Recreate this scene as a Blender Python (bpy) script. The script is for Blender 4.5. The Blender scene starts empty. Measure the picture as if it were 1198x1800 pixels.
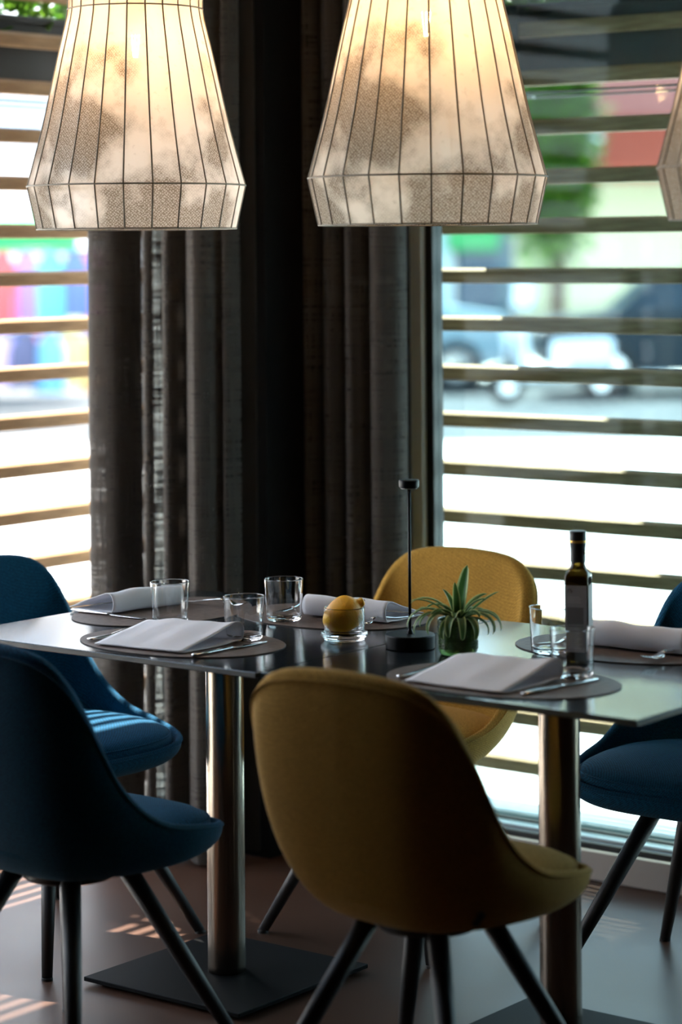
import bpy, bmesh, math, random
from mathutils import Vector, Matrix
random.seed(7)
SC = bpy.context.scene
COL = SC.collection
PI = math.pi

# ------------------------------------------------------------------ camera
YAW, ROLL, FPX = 0.6582, 0.0078, 4326.0
CAM = Vector((2.9928, -3.5972, 1.5523))
Fv = Vector((-math.sin(YAW), math.cos(YAW), 0)); Rv = Vector((math.cos(YAW), math.sin(YAW), 0)); Zv = Vector((0, 0, 1))
cd = bpy.data.cameras.new('camera'); cam = bpy.data.objects.new('camera', cd); COL.objects.link(cam)
cr = Rv * math.cos(ROLL) - Zv * math.sin(ROLL); cu = Rv * math.sin(ROLL) + Zv * math.cos(ROLL); cb = -Fv
cam.matrix_world = Matrix(((cr.x, cu.x, cb.x, CAM.x), (cr.y, cu.y, cb.y, CAM.y), (cr.z, cu.z, cb.z, CAM.z), (0, 0, 0, 1)))
cd.sensor_fit = 'HORIZONTAL'; cd.sensor_width = 24.0; cd.lens = FPX / 1198 * 24.0
cd.shift_y = -(900 - 439.1) / 1198
cd.clip_start = 0.1; cd.clip_end = 300
cd.dof.use_dof = True; cd.dof.focus_distance = 5.2; cd.dof.aperture_fstop = 2.0
SC.camera = cam

# ------------------------------------------------------------------ light
SC.view_settings.view_transform = 'Standard'
SC.view_settings.look = 'None'
SC.view_settings.gamma = 1.0
SC.view_settings.use_curve_mapping = False
SC.view_settings.exposure = 1.25
SKY_STRENGTH = 3.0
SUN_STRENGTH = 19.0
W = bpy.data.worlds.new('sky'); SC.world = W; W.use_nodes = True
wn = W.node_tree.nodes; wl = W.node_tree.links
bg = wn['Background']
tc = wn.new('ShaderNodeTexCoord'); sep = wn.new('ShaderNodeSeparateXYZ'); rmp = wn.new('ShaderNodeValToRGB')
wl.new(tc.outputs['Generated'], sep.inputs[0]); wl.new(sep.outputs['Z'], rmp.inputs[0]); wl.new(rmp.outputs[0], bg.inputs[0])
e = rmp.color_ramp.elements
e[0].position = 0.0; e[0].color = (0.95, 0.97, 1.0, 1); e[1].position = 0.8; e[1].color = (0.55, 0.74, 1.0, 1)
bg.inputs[1].default_value = SKY_STRENGTH
sd = bpy.data.lights.new('sun', 'SUN'); sd.energy = SUN_STRENGTH; sd.angle = 0.0093; sd.color = (1.0, 0.93, 0.83)
sun = bpy.data.objects.new('sun', sd); COL.objects.link(sun)
sdir = Vector((0.39, -0.247, -1.0)).normalized()
sun.rotation_euler = sdir.to_track_quat('-Z', 'Y').to_euler()
sun.location = (-6, 4, 9)

# ------------------------------------------------------------------ helpers
def mat(name, color=(0.5, 0.5, 0.5), rough=0.5, metal=0.0, **kw):
    m = bpy.data.materials.new(name); m.use_nodes = True
    b = m.node_tree.nodes['Principled BSDF']
    b.inputs['Base Color'].default_value = (*color, 1); b.inputs['Roughness'].default_value = rough; b.inputs['Metallic'].default_value = metal
    for k, v in kw.items():
        b.inputs[k.replace('_', ' ')].default_value = v
    return m

def N(m, t, **kw):
    n = m.node_tree.nodes.new(t)
    for k, v in kw.items():
        if hasattr(n, k): setattr(n, k, v)
        else: n.inputs[k].default_value = v
    return n
def L(m, a, b): m.node_tree.links.new(a, b)
def BS(m): return m.node_tree.nodes['Principled BSDF']

def coords(m, kind='Object', scale=(1, 1, 1), rot=(0, 0, 0)):
    t = N(m, 'ShaderNodeTexCoord'); mp = N(m, 'ShaderNodeMapping')
    mp.inputs['Scale'].default_value = scale; mp.inputs['Rotation'].default_value = rot
    L(m, t.outputs[kind], mp.inputs[0]); return mp.outputs[0]

def noise_col(m, c1, c2, scale, detail=4, vec=None, lo=0.35, hi=0.65):
    n = N(m, 'ShaderNodeTexNoise'); n.inputs['Scale'].default_value = scale; n.inputs['Detail'].default_value = detail
    if vec is None: vec = coords(m)
    L(m, vec, n.inputs['Vector'])
    r = N(m, 'ShaderNodeValToRGB'); e = r.color_ramp.elements
    e[0].position = lo; e[0].color = (*c1, 1); e[1].position = hi; e[1].color = (*c2, 1)
    L(m, n.outputs['Fac'], r.inputs[0]); L(m, r.outputs[0], BS(m).inputs['Base Color']); return n, r

def bump(m, fac, strength=0.2, dist=0.002):
    b = N(m, 'ShaderNodeBump'); b.inputs['Strength'].default_value = strength; b.inputs['Distance'].default_value = dist
    L(m, fac, b.inputs['Height']); L(m, b.outputs[0], BS(m).inputs['Normal']); return b

def mesh(name, verts, faces, smooth=True):
    me = bpy.data.meshes.new(name); me.from_pydata([tuple(v) for v in verts], [], faces)
    if smooth: me.polygons.foreach_set('use_smooth', [True] * len(me.polygons))
    me.update(); return me

def fixn(me):
    b = bmesh.new(); b.from_mesh(me); bmesh.ops.recalc_face_normals(b, faces=b.faces); b.to_mesh(me); b.free()

def obj(name, me, m=None, parent=None, loc=(0, 0, 0), rot=(0, 0, 0), label=None, cat=None, group=None, kind=None):
    if isinstance(me, bmesh.types.BMesh):
        bm = me; me = bpy.data.meshes.new(name); bm.to_mesh(me); bm.free()
    o = bpy.data.objects.new(name, me); COL.objects.link(o)
    if m is not None and not me.materials: me.materials.append(m)
    o.location = loc; o.rotation_euler = rot
    if parent is not None: o.parent = parent
    tag(o, label, cat, group, kind); return o

def tag(o, label=None, cat=None, group=None, kind=None):
    if label: o['label'] = label
    if cat: o['category'] = cat
    if group: o['group'] = group
    if kind: o['kind'] = kind
    return o

def empty(name, label=None, cat=None, loc=(0, 0, 0), rz=0, group=None, kind=None):
    o = bpy.data.objects.new(name, None); COL.objects.link(o); o.location = loc; o.rotation_euler = (0, 0, rz)
    o.empty_display_size = 0.1
    return tag(o, label, cat, group, kind)

def dup(root, loc=None, rz=None, label=None, group=None):
    def cp(o, par):
        c = o.copy(); COL.objects.link(c)
        if par is not None: c.parent = par
        for ch in list(o.children): cp(ch, c)
        return c
    r = cp(root, None)
    if loc is not None: r.location = loc
    if rz is not None: r.rotation_euler = (0, 0, rz)
    if label: r['label'] = label
    if group: r['group'] = group
    return r

def box(bm, x0, x1, y0, y1, z0, z1, bev=0.0, seg=1):
    r = bmesh.ops.create_cube(bm, size=1.0)
    vs = r['verts']
    for v in vs:
        v.co = Vector(((x0 + x1) / 2 + v.co.x * (x1 - x0), (y0 + y1) / 2 + v.co.y * (y1 - y0), (z0 + z1) / 2 + v.co.z * (z1 - z0)))
    if bev > 0:
        es = list({e for v in vs for e in v.link_edges})
        bmesh.ops.bevel(bm, geom=es, offset=bev, segments=seg, affect='EDGES', profile=0.5)
    return bm
def boxm(*a, **k): return box(bmesh.new(), *a, **k)

def lathe(profile, seg=48, closed=False, smooth=True):
    pr = [profile[0]]
    for p, q in zip(profile, profile[1:]):      # support loops keep long smooth walls true
        l = math.hypot(q[0] - p[0], q[1] - p[1])
        if l > .004:
            k = min(.12, .0012 / l) if l < .5 else .02
            pr += [(p[0] + (q[0] - p[0]) * k, p[1] + (q[1] - p[1]) * k), (q[0] - (q[0] - p[0]) * k, q[1] - (q[1] - p[1]) * k)]
        pr.append(q)
    profile = pr
    vs = []; fs = []
    n = len(profile)
    for (r, z) in profile:
        for i in range(seg):
            a = 2 * PI * i / seg; vs.append((r * math.cos(a), r * math.sin(a), z))
    last = n if closed else n - 1
    for j in range(last):
        for i in range(seg):
            a = j * seg + i; b = j * seg + (i + 1) % seg; c = ((j + 1) % n) * seg + (i + 1) % seg; d = ((j + 1) % n) * seg + i
            fs.append((a, b, c, d))
    if not closed:
        if profile[0][0] > 1e-6: fs.append(tuple(reversed(range(seg))))
        if profile[-1][0] > 1e-6: fs.append(tuple(range((n - 1) * seg, n * seg)))
    me = mesh('lathe', vs, fs, smooth); b = bmesh.new(); b.from_mesh(me)
    bmesh.ops.remove_doubles(b, verts=b.verts, dist=1e-6); bmesh.ops.recalc_face_normals(b, faces=b.faces); b.to_mesh(me); b.free()
    return me

def tube(pts, rad, seg=10, cap=True):
    """tube along points; rad is a number or list"""
    pts = [Vector(p) for p in pts]; n = len(pts)
    if not isinstance(rad, (list, tuple)): rad = [rad] * n
    vs = []; fs = []; prev = None
    for i, p in enumerate(pts):
        t = (pts[min(i + 1, n - 1)] - pts[max(i - 1, 0)]).normalized()
        if prev is None:
            u = t.cross(Vector((0, 0, 1)))
            if u.length < 1e-3: u = t.cross(Vector((1, 0, 0)))
        else: u = prev - t * prev.dot(t)
        u.normalize(); prev = u; w = t.cross(u)
        for k in range(seg):
            a = 2 * PI * k / seg; vs.append(p + (u * math.cos(a) + w * math.sin(a)) * rad[i])
    for i in range(n - 1):
        for k in range(seg):
            fs.append((i * seg + k, i * seg + (k + 1) % seg, (i + 1) * seg + (k + 1) % seg, (i + 1) * seg + k))
    if cap: fs.append(tuple(reversed(range(seg)))); fs.append(tuple(range((n - 1) * seg, n * seg)))
    return mesh('tube', vs, fs)

def crv(pts, t):
    """catmull-rom through pts, t in 0..1"""
    n = len(pts) - 1; x = min(max(t, 0), 1) * n; i = min(int(x), n - 1); f = x - i
    P = lambda k: Vector(pts[min(max(k, 0), n)])
    a, b, c, d = P(i - 1), P(i), P(i + 1), P(i + 2)
    return 0.5 * ((2 * b) + (-a + c) * f + (2 * a - 5 * b + 4 * c - d) * f * f + (-a + 3 * b - 3 * c + d) * f ** 3)

def scurve(pts, n): return [crv(pts, i / (n - 1)) for i in range(n)]
def join_meshes(name, mlist):
    bm = bmesh.new()
    for m_ in mlist: bm.from_mesh(m_)
    me = bpy.data.meshes.new(name); bm.to_mesh(me); bm.free(); return me

# ------------------------------------------------------------------ materials
M = {}
M['floor'] = mat('floor_cement', rough=0.38)
n, r = noise_col(M['floor'], (0.055, 0.026, 0.016), (0.085, 0.042, 0.027), 2.2, 8)
n2 = N(M['floor'], 'ShaderNodeTexNoise'); n2.inputs['Scale'].default_value = 45; n2.inputs['Detail'].default_value = 6
bump(M['floor'], n2.outputs[0], 0.12, 0.002)
mr = N(M['floor'], 'ShaderNodeMapRange'); mr.inputs['To Min'].default_value = 0.28; mr.inputs['To Max'].default_value = 0.48
L(M['floor'], n.outputs[0], mr.inputs[0]); L(M['floor'], mr.outputs[0], BS(M['floor']).inputs['Roughness'])
M['wall'] = mat('dark_plaster', (0.022, 0.019, 0.017), 0.8)
M['pillar'] = mat('black_plaster', (0.008, 0.0075, 0.0075), 0.85, Specular_IOR_Level=.1)
M['ceiling'] = mat('dark_ceiling', (0.035, 0.03, 0.027), 0.9)
M['sill'] = mat('pale_sill', (0.42, 0.38, 0.35), 0.5)
M['alu'] = mat('grey_green_aluminium', (0.74, 0.82, 0.78), 0.4, 0.0)
M['gasket'] = mat('black_gasket', (0.01, 0.012, 0.013), 0.4)
M['track'] = mat('track_aluminium', (0.40, 0.47, 0.49), 0.35, 0.4)

def wood(name, c1, c2):
    m = mat(name, rough=0.6); v = coords(m, scale=(14, 14, 1.4) if False else (6, 6, 60))
    noise_col(m, c1, c2, 1.6, 5, v); return m
M['slat'] = wood('slat_wood', (0.34, 0.19, 0.085), (0.50, 0.30, 0.145))
M['planter'] = mat('planter_dark', (0.030, 0.034, 0.034), 0.5)
M['iron'] = mat('dark_iron', (0.03, 0.03, 0.03), 0.5)
M['leaf'] = mat('hedge_leaf', rough=0.45)
noise_col(M['leaf'], (0.02, 0.08, 0.01), (0.12, 0.24, 0.02), 6, 2)
BS(M['leaf']).inputs['Transmission Weight'].default_value = 0.0

def glass_pane(name, tint, refl=1.0):
    m = bpy.data.materials.new(name); m.use_nodes = True; nt = m.node_tree; nt.nodes.clear()
    out = nt.nodes.new('ShaderNodeOutputMaterial'); mx = nt.nodes.new('ShaderNodeMixShader'); fr = nt.nodes.new('ShaderNodeLayerWeight'); pw = nt.nodes.new('ShaderNodeMath'); pw.operation = 'POWER'; pw.inputs[1].default_value = 4.0; fa = nt.nodes.new('ShaderNodeMath'); fa.operation = 'MULTIPLY_ADD'; fa.inputs[1].default_value = 0.5; fa.inputs[2].default_value = 0.008
    tr = nt.nodes.new('ShaderNodeBsdfTransparent'); gl = nt.nodes.new('ShaderNodeBsdfGlossy')
    tr.inputs[0].default_value = (*tint, 1); gl.inputs['Roughness'].default_value = 0.0; fr.inputs[0].default_value = 0.5
    nt.links.new(fr.outputs['Facing'], pw.inputs[0]); nt.links.new(pw.outputs[0], fa.inputs[0]); nt.links.new(fa.outputs[0], mx.inputs[0]); nt.links.new(tr.outputs[0], mx.inputs[1]); nt.links.new(gl.outputs[0], mx.inputs[2]); nt.links.new(mx.outputs[0], out.inputs[0])
    return m
M['pane_r'] = glass_pane('green_tinted_pane', (0.64, 0.77, 0.785))
M['pane_l'] = glass_pane('clear_pane', (0.97, 0.98, 0.98))
M['drink'] = glass_pane('tumbler_glass', (0.96, 0.98, 0.98))

# curtain: linen weave, light leaks through where no added dark sheet hangs behind
m = mat('linen_curtain', (0.055, 0.047, 0.041), 0.9); M['curtain'] = m
nt = m.node_tree; out = nt.nodes['Material Output']
v1 = coords(m, scale=(900, 900, 14)); nA = N(m, 'ShaderNodeTexNoise'); nA.inputs['Scale'].default_value = 0.35; L(m, v1, nA.inputs['Vector'])
v2 = coords(m, scale=(9, 9, 420)); nB = N(m, 'ShaderNodeTexNoise'); nB.inputs['Scale'].default_value = 0.5; L(m, v2, nB.inputs['Vector'])
mu = N(m, 'ShaderNodeMath', operation='MULTIPLY'); L(m, nA.outputs[0], mu.inputs[0]); L(m, nB.outputs[0], mu.inputs[1])
rc = N(m, 'ShaderNodeMapRange'); rc.inputs['From Min'].default_value = 0.2; rc.inputs['From Max'].default_value = 0.42
rc.inputs['To Min'].default_value = 0.0; rc.inputs['To Max'].default_value = 0.30; L(m, mu.outputs[0], rc.inputs[0])
cr2 = N(m, 'ShaderNodeValToRGB'); cr2.color_ramp.elements[0].position = 0.1; cr2.color_ramp.elements[0].color = (0.036, 0.030, 0.026, 1)
cr2.color_ramp.elements[1].position = 0.4; cr2.color_ramp.elements[1].color = (0.066, 0.056, 0.048, 1)
L(m, mu.outputs[0], cr2.inputs[0]); L(m, cr2.outputs[0], BS(m).inputs['Base Color'])
tl = N(m, 'ShaderNodeBsdfTranslucent'); tl.inputs[0].default_value = (0.10, 0.085, 0.07, 1)
mx1 = N(m, 'ShaderNodeMixShader'); mx1.inputs[0].default_value = 0.04; L(m, BS(m).outputs[0], mx1.inputs[1]); L(m, tl.outputs[0], mx1.inputs[2])
tp = N(m, 'ShaderNodeBsdfTransparent'); mx2 = N(m, 'ShaderNodeMixShader'); L(m, rc.outputs[0], mx2.inputs[0])
L(m, mx1.outputs[0], mx2.inputs[1]); L(m, tp.outputs[0], mx2.inputs[2]); L(m, mx2.outputs[0], out.inputs[0])

def fabric(name, c1, c2, sheen=0.3, sheen_col=(1, 1, 1)):
    m = mat(name, rough=0.9); b = BS(m); b.inputs['Sheen Weight'].default_value = sheen; b.inputs['Sheen Roughness'].default_value = 0.4
    b.inputs['Sheen Tint'].default_value = (*sheen_col, 1); b.inputs['Specular IOR Level'].default_value = 0.2
    va = coords(m, scale=(1, 1, 1)); w1 = N(m, 'ShaderNodeTexWave'); w1.bands_direction = 'DIAGONAL'; w1.inputs['Scale'].default_value = 110
    w1.inputs['Distortion'].default_value = 1.5; w1.inputs['Detail Scale'].default_value = 8; L(m, va, w1.inputs['Vector'])
    vb = coords(m, rot=(0.4, 0.3, PI / 2)); w2 = N(m, 'ShaderNodeTexWave'); w2.bands_direction = 'DIAGONAL'; w2.inputs['Scale'].default_value = 110
    w2.inputs['Distortion'].default_value = 1.5; L(m, vb, w2.inputs['Vector'])
    mm = N(m, 'ShaderNodeMath', operation='MAXIMUM'); L(m, w1.outputs[1], mm.inputs[0]); L(m, w2.outputs[1], mm.inputs[1])
    nn = N(m, 'ShaderNodeTexNoise'); nn.inputs['Scale'].default_value = 260; nn.inputs['Detail'].default_value = 4; L(m, va, nn.inputs['Vector'])
    ad = N(m, 'ShaderNodeMath', operation='MULTIPLY'); L(m, mm.outputs[0], ad.inputs[0]); L(m, nn.outputs[0], ad.inputs[1])
    r = N(m, 'ShaderNodeValToRGB'); r.color_ramp.elements[0].position = 0.12; r.color_ramp.elements[0].color = (*c1, 1)
    r.color_ramp.elements[1].position = 0.6; r.color_ramp.elements[1].color = (*c2, 1); L(m, ad.outputs[0], r.inputs[0]); L(m, r.outputs[0], b.inputs['Base Color'])
    bump(m, ad.outputs[0], 0.35, 0.001); return m
M['yellow'] = fabric('mustard_wool', (0.24, 0.125, 0.018), (0.55, 0.305, 0.055), 0.15, (1.0, 0.8, 0.45))
M['blue'] = fabric('petrol_blue_wool', (0.001, 0.022, 0.046), (0.002, 0.086, 0.180), 0.05, (0.3, 0.75, 1.0))
M['leg'] = mat('black_stained_wood', (0.018, 0.017, 0.018), 0.5)
M['bracket'] = mat('black_steel', (0.02, 0.02, 0.02), 0.45)
M['laminate'] = mat('dark_laminate', (0.012, 0.015, 0.018), 0.14, Specular_IOR_Level=.36)
n, r = noise_col(M['laminate'], (0.010, 0.013, 0.016), (0.016, 0.019, 0.022), 60, 3)
n3 = N(M['laminate'], 'ShaderNodeTexNoise'); n3.inputs['Scale'].default_value = 900; L(M['laminate'], coords(M['laminate']), n3.inputs['Vector'])
M['edge'] = mat('laminate_edge', (0.035, 0.04, 0.04), 0.5)
M['steel'] = mat('brushed_steel', (0.30, 0.25, 0.20), 0.24, 1.0)
n4 = N(M['steel'], 'ShaderNodeTexNoise'); n4.inputs['Scale'].default_value = 1.0; L(M['steel'], coords(M['steel'], scale=(400, 400, 3)), n4.inputs['Vector'])
bump(M['steel'], n4.outputs[0], 0.05, 0.0005)
M['plate'] = mat('black_coated_steel', (0.005, 0.005, 0.0055), 0.6, Specular_IOR_Level=.08)
M['cutlery'] = mat('polished_steel', (0.72, 0.73, 0.75), 0.13, 1.0)
M['mat'] = mat('taupe_leather', rough=0.55)
noise_col(M['mat'], (0.095, 0.066, 0.052), (0.145, 0.105, 0.085), 70, 8)
n5 = N(M['mat'], 'ShaderNodeTexNoise'); n5.inputs['Scale'].default_value = 500; L(M['mat'], coords(M['mat']), n5.inputs['Vector']); bump(M['mat'], n5.outputs[0], 0.2, 0.0008)
M['matedge'] = mat('leather_edge', (0.03, 0.022, 0.02), 0.7)
m = mat('white_linen', (0.86, 0.86, 0.90), 0.85); M['napkin'] = m
n6 = N(m, 'ShaderNodeTexNoise'); n6.inputs['Scale'].default_value = 14; n6.inputs['Detail'].default_value = 5; L(m, coords(m), n6.inputs['Vector']); bump(m, n6.outputs[0], 0.25, 0.006)
tl = N(m, 'ShaderNodeBsdfTranslucent'); tl.inputs[0].default_value = (0.8, 0.8, 0.84, 1); mx = N(m, 'ShaderNodeMixShader'); mx.inputs[0].default_value = 0.25
L(m, BS(m).outputs[0], mx.inputs[1]); L(m, tl.outputs[0], mx.inputs[2]); L(m, mx.outputs[0], m.node_tree.nodes['Material Output'].inputs[0])

def real_glass(name, col=(1, 1, 1), rough=0.0, ior=1.45):
    m = mat(name, col, rough); b = BS(m); b.inputs['Transmission Weight'].default_value = 1.0; b.inputs['IOR'].default_value = ior; return m
M['glass'] = real_glass('clear_glass')
M['lemon'] = mat('lemon_peel', rough=0.42, Subsurface_Weight=0.08)
noise_col(M['lemon'], (0.78, 0.37, 0.008), (0.92, 0.50, 0.012), 12, 3)
n7 = N(M['lemon'], 'ShaderNodeTexVoronoi'); n7.inputs['Scale'].default_value = 260; L(M['lemon'], coords(M['lemon']), n7.inputs['Vector']); bump(M['lemon'], n7.outputs[0], 0.35, 0.0012)
M['lampblack'] = mat('matt_black_metal', (0.003, 0.003, 0.0035), 0.4, Specular_IOR_Level=.2)
m = real_glass('green_glazed_glass', (0.10, 0.20, 0.06), 0.08); BS(m).inputs['Transmission Weight'].default_value = 0.55; M['pot'] = m
M['soil'] = mat('dark_soil', (0.02, 0.014, 0.01), 0.95)
# variegated leaf, uses uv.x across the leaf
m = mat('variegated_leaf', rough=0.4); M['spider'] = m
uv = N(m, 'ShaderNodeUVMap'); sp = N(m, 'ShaderNodeSeparateXYZ'); L(m, uv.outputs[0], sp.inputs[0])
a1 = N(m, 'ShaderNodeMath', operation='SUBTRACT'); a1.inputs[1].default_value = 0.5; L(m, sp.outputs[0], a1.inputs[0])
a2 = N(m, 'ShaderNodeMath', operation='ABSOLUTE'); L(m, a1.outputs[0], a2.inputs[0])
rr = N(m, 'ShaderNodeValToRGB'); rr.color_ramp.elements[0].position = 0.30; rr.color_ramp.elements[0].color = (0.055, 0.15, 0.035, 1)
rr.color_ramp.elements[1].position = 0.38; rr.color_ramp.elements[1].color = (0.55, 0.66, 0.30, 1); L(m, a2.outputs[0], rr.inputs[0]); L(m, rr.outputs[0], BS(m).inputs['Base Color'])
tl = N(m, 'ShaderNodeBsdfTranslucent'); L(m, rr.outputs[0], tl.inputs[0]); mx = N(m, 'ShaderNodeMixShader'); mx.inputs[0].default_value = 0.3
L(m, BS(m).outputs[0], mx.inputs[1]); L(m, tl.outputs[0], mx.inputs[2]); L(m, mx.outputs[0], m.node_tree.nodes['Material Output'].inputs[0])
# hedge leaves let light through as well
m = M['leaf']; rcol = [n_ for n_ in m.node_tree.nodes if n_.type == 'VALTORGB'][0]
tl = N(m, 'ShaderNodeBsdfTranslucent'); L(m, rcol.outputs[0], tl.inputs[0]); mx = N(m, 'ShaderNodeMixShader'); mx.inputs[0].default_value = 0.45
L(m, BS(m).outputs[0], mx.inputs[1]); L(m, tl.outputs[0], mx.inputs[2]); L(m, mx.outputs[0], m.node_tree.nodes['Material Output'].inputs[0])
M['bottle'] = real_glass('dark_olive_glass', (0.10, 0.055, 0.008), 0.02, 1.3); BS(M['bottle']).inputs['Transmission Weight'].default_value = 0.75
M['oil'] = mat('dark_oil', (0.020, 0.012, 0.003), 0.1)
M['capblack'] = mat('cap_black', (0.012, 0.012, 0.015), 0.45)
M['gold'] = mat('gold_foil', (0.75, 0.45, 0.12), 0.3, 1.0)
M['paper'] = mat('grey_label', (0.42, 0.40, 0.42), 0.6)
M['print'] = mat('label_print', (0.20, 0.19, 0.20), 0.6)
M['printl'] = mat('label_print_pale', (0.62, 0.60, 0.61), 0.6)

BS(M['floor']).inputs['Specular IOR Level'].default_value = 0.22
BS(M['mat']).inputs['Specular IOR Level'].default_value = 0.25
# ------------------------------------------------------------------ room shell
XL, YB, H = -1.50, 1.58, 3.35      # glass planes, ceiling
def struct(name, bm, m, parent=None):
    return obj(name, bm, m, parent, kind=None if parent is not None else 'structure')
struct('floor', boxm(-1.62, 6.5, -7, 1.72, -0.08, 0), M['floor'])
struct('ceiling', boxm(-1.62, 6.5, -7, 1.72, H, H + 0.1), M['ceiling'])
struct('wall_right', boxm(6.5, 6.6, -7, 1.72, 0, H), M['wall'])
struct('wall_front', boxm(-1.62, 6.5, -7.1, -7, 0, H), M['wall'])
struct('wall_left', boxm(-1.62, -1.5, -7, -1.05, 0, H), M['wall'])
struct('wall_back', boxm(1.74, 6.5, 1.60, 1.72, 0, H), M['wall'])
struct('wall_corner', boxm(-1.60, -0.83, 1.575, 1.70, 0, H), M['pillar'])
struct('wall_corner_pillar', boxm(-1.27, -1.00, 1.25, 1.574, 0, H), M['pillar'])

# left window: slim frame and one large pane per bay
w1 = empty('window_1', kind='structure')
def lf(name, y0, y1, z0, z1, m=M['alu'], x0=-1.56, x1=-1.49): return obj(name, boxm(x0, x1, y0, y1, z0, z1, bev=0.003), m, w1)
lf('window_sill', -1.05, 1.5, 0, 0.05, M['track']); lf('window_frame', -1.05, 1.5, 3.22, H)
lf('mullion', -1.05, -.98, 0.05, 3.22)
lf('mullion', 1.43, 1.5, 0.05, 3.22)
for a, b in ((-.98, 1.43),):
    obj('glass_pane', boxm(-1.526, -1.52, a, b, 0.05, 3.22), M['pane_l'], w1)
# back window
w2 = empty('window_2', kind='structure')
def bf(name, x0, x1, z0, z1, m=M['alu'], y0=1.56, y1=1.64): return obj(name, boxm(x0, x1, y0, y1, z0, z1, bev=0.003), m, w2)
bf('side_post', -0.83, -0.785, 0.0, H, M['gasket'], 1.578, 1.66)
bf('window_frame', -0.785, -0.732, 0.11, 3.22, M['alu'], 1.56, 1.63)
bf('gasket', -0.732, -0.708, 0.11, 3.22, M['gasket'], 1.572, 1.62)
bf('window_frame', -0.785, 1.74, 3.22, H)
bf('window_frame', 1.67, 1.74, 0.11, 3.22)
bf('window_track', -0.785, 1.74, 0.075, 0.098, M['track'], 1.575, 1.62)
bf('window_track', -0.785, 1.74, 0.075, 0.115, M['track'], 1.63, 1.65)
bf('window_track', -0.785, 1.74, 0.075, 0.092, M['gasket'], 1.555, 1.573)
bf('window_track', -0.785, 1.74, 0.075, 0.105, M['gasket'], 1.621, 1.629)
for a, b in ((-0.708, 1.67),):
    obj('glass_pane', boxm(a, b, 1.592, 1.598, 0.098, 3.22), M['pane_r'], w2)
struct('baseboard_back', boxm(-0.83, 1.74, 1.545, 1.66, 0.0, 0.075, bev=0.004), M['sill'])
struct('trim_1', boxm(-1.0, 3.6, 1.66, 1.80, -0.02, 0.10, bev=0.004), M['track'])
struct('sun_block_board', boxm(-1.80, -1.7585, -2.2, 1.8, 3.125, 3.9), M['slat'])  # unseen board added above the left slats to keep sun off the table
struct('sun_block_slab', boxm(-1.25, 6.6, 1.75, 4.6, 3.45, 3.6), M['wall'])  # unseen slab added to keep sun off most of the back slats

# ------------------------------------------------------------------ slat screens
PIT = 0.1291; ZT = 1.5014
def slat_screen(label, along, fixed, a0, a1, outward):
    root = empty('slat_screen', label, 'screen', (fixed, (a0 + a1) / 2, 0) if along == 'Y' else ((a0 + a1) / 2, fixed, 0), group=None)
    ln = (a1 - a0) / 2
    sec = [(0.0015, -.041), (0, -.0395), (0, -.008), (.008, 0), (.017, 0), (.0185, -.0015), (.0185, -.0395), (.017, -.041)]   # chamfered towards the room
    q = [(-u, -ln, z) if along == 'Y' else (-ln, u, z) for u, z in sec] + [(-u, ln, z) if along == 'Y' else (ln, u, z) for u, z in sec]
    me = mesh('slat', q, [(i, (i + 1) % 8, 8 + (i + 1) % 8, 8 + i) for i in range(8)] + [tuple(range(8)), tuple(range(8, 16))], False); fixn(me); me.materials.append(M['slat'])
    for k in range(-11, 14):
        z = ZT + k * PIT
        if z < 0.06 or z > 3.12: continue
        obj('slat', me, None, root, (random.uniform(-.001, .001), random.uniform(-.001, .001), z + random.uniform(-.0015, .0015)))
    pm = None
    for t in ((ln - 0.7, ln - 0.03) if along == 'X' else (-ln + 0.05, -ln / 2)):
        if along == 'Y': pb = boxm(-0.075, -0.019, t - 0.03, t + 0.03, -0.02, 3.3, bev=0.003)
        else: pb = boxm(t - 0.03, t + 0.03, 0.019, 0.075, -0.02, 3.3, bev=0.003)
        obj('post', pb, M['iron'], root)
    return root
slat_screen('brown wooden slat screen outside the left window, sunlit upper edges', 'Y', -1.7585, -2.2, 1.80, -1)
slat_screen('brown wooden slat screen outside the window behind the bottle', 'X', 1.8107, -1.755, 2.6, 1)

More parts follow.
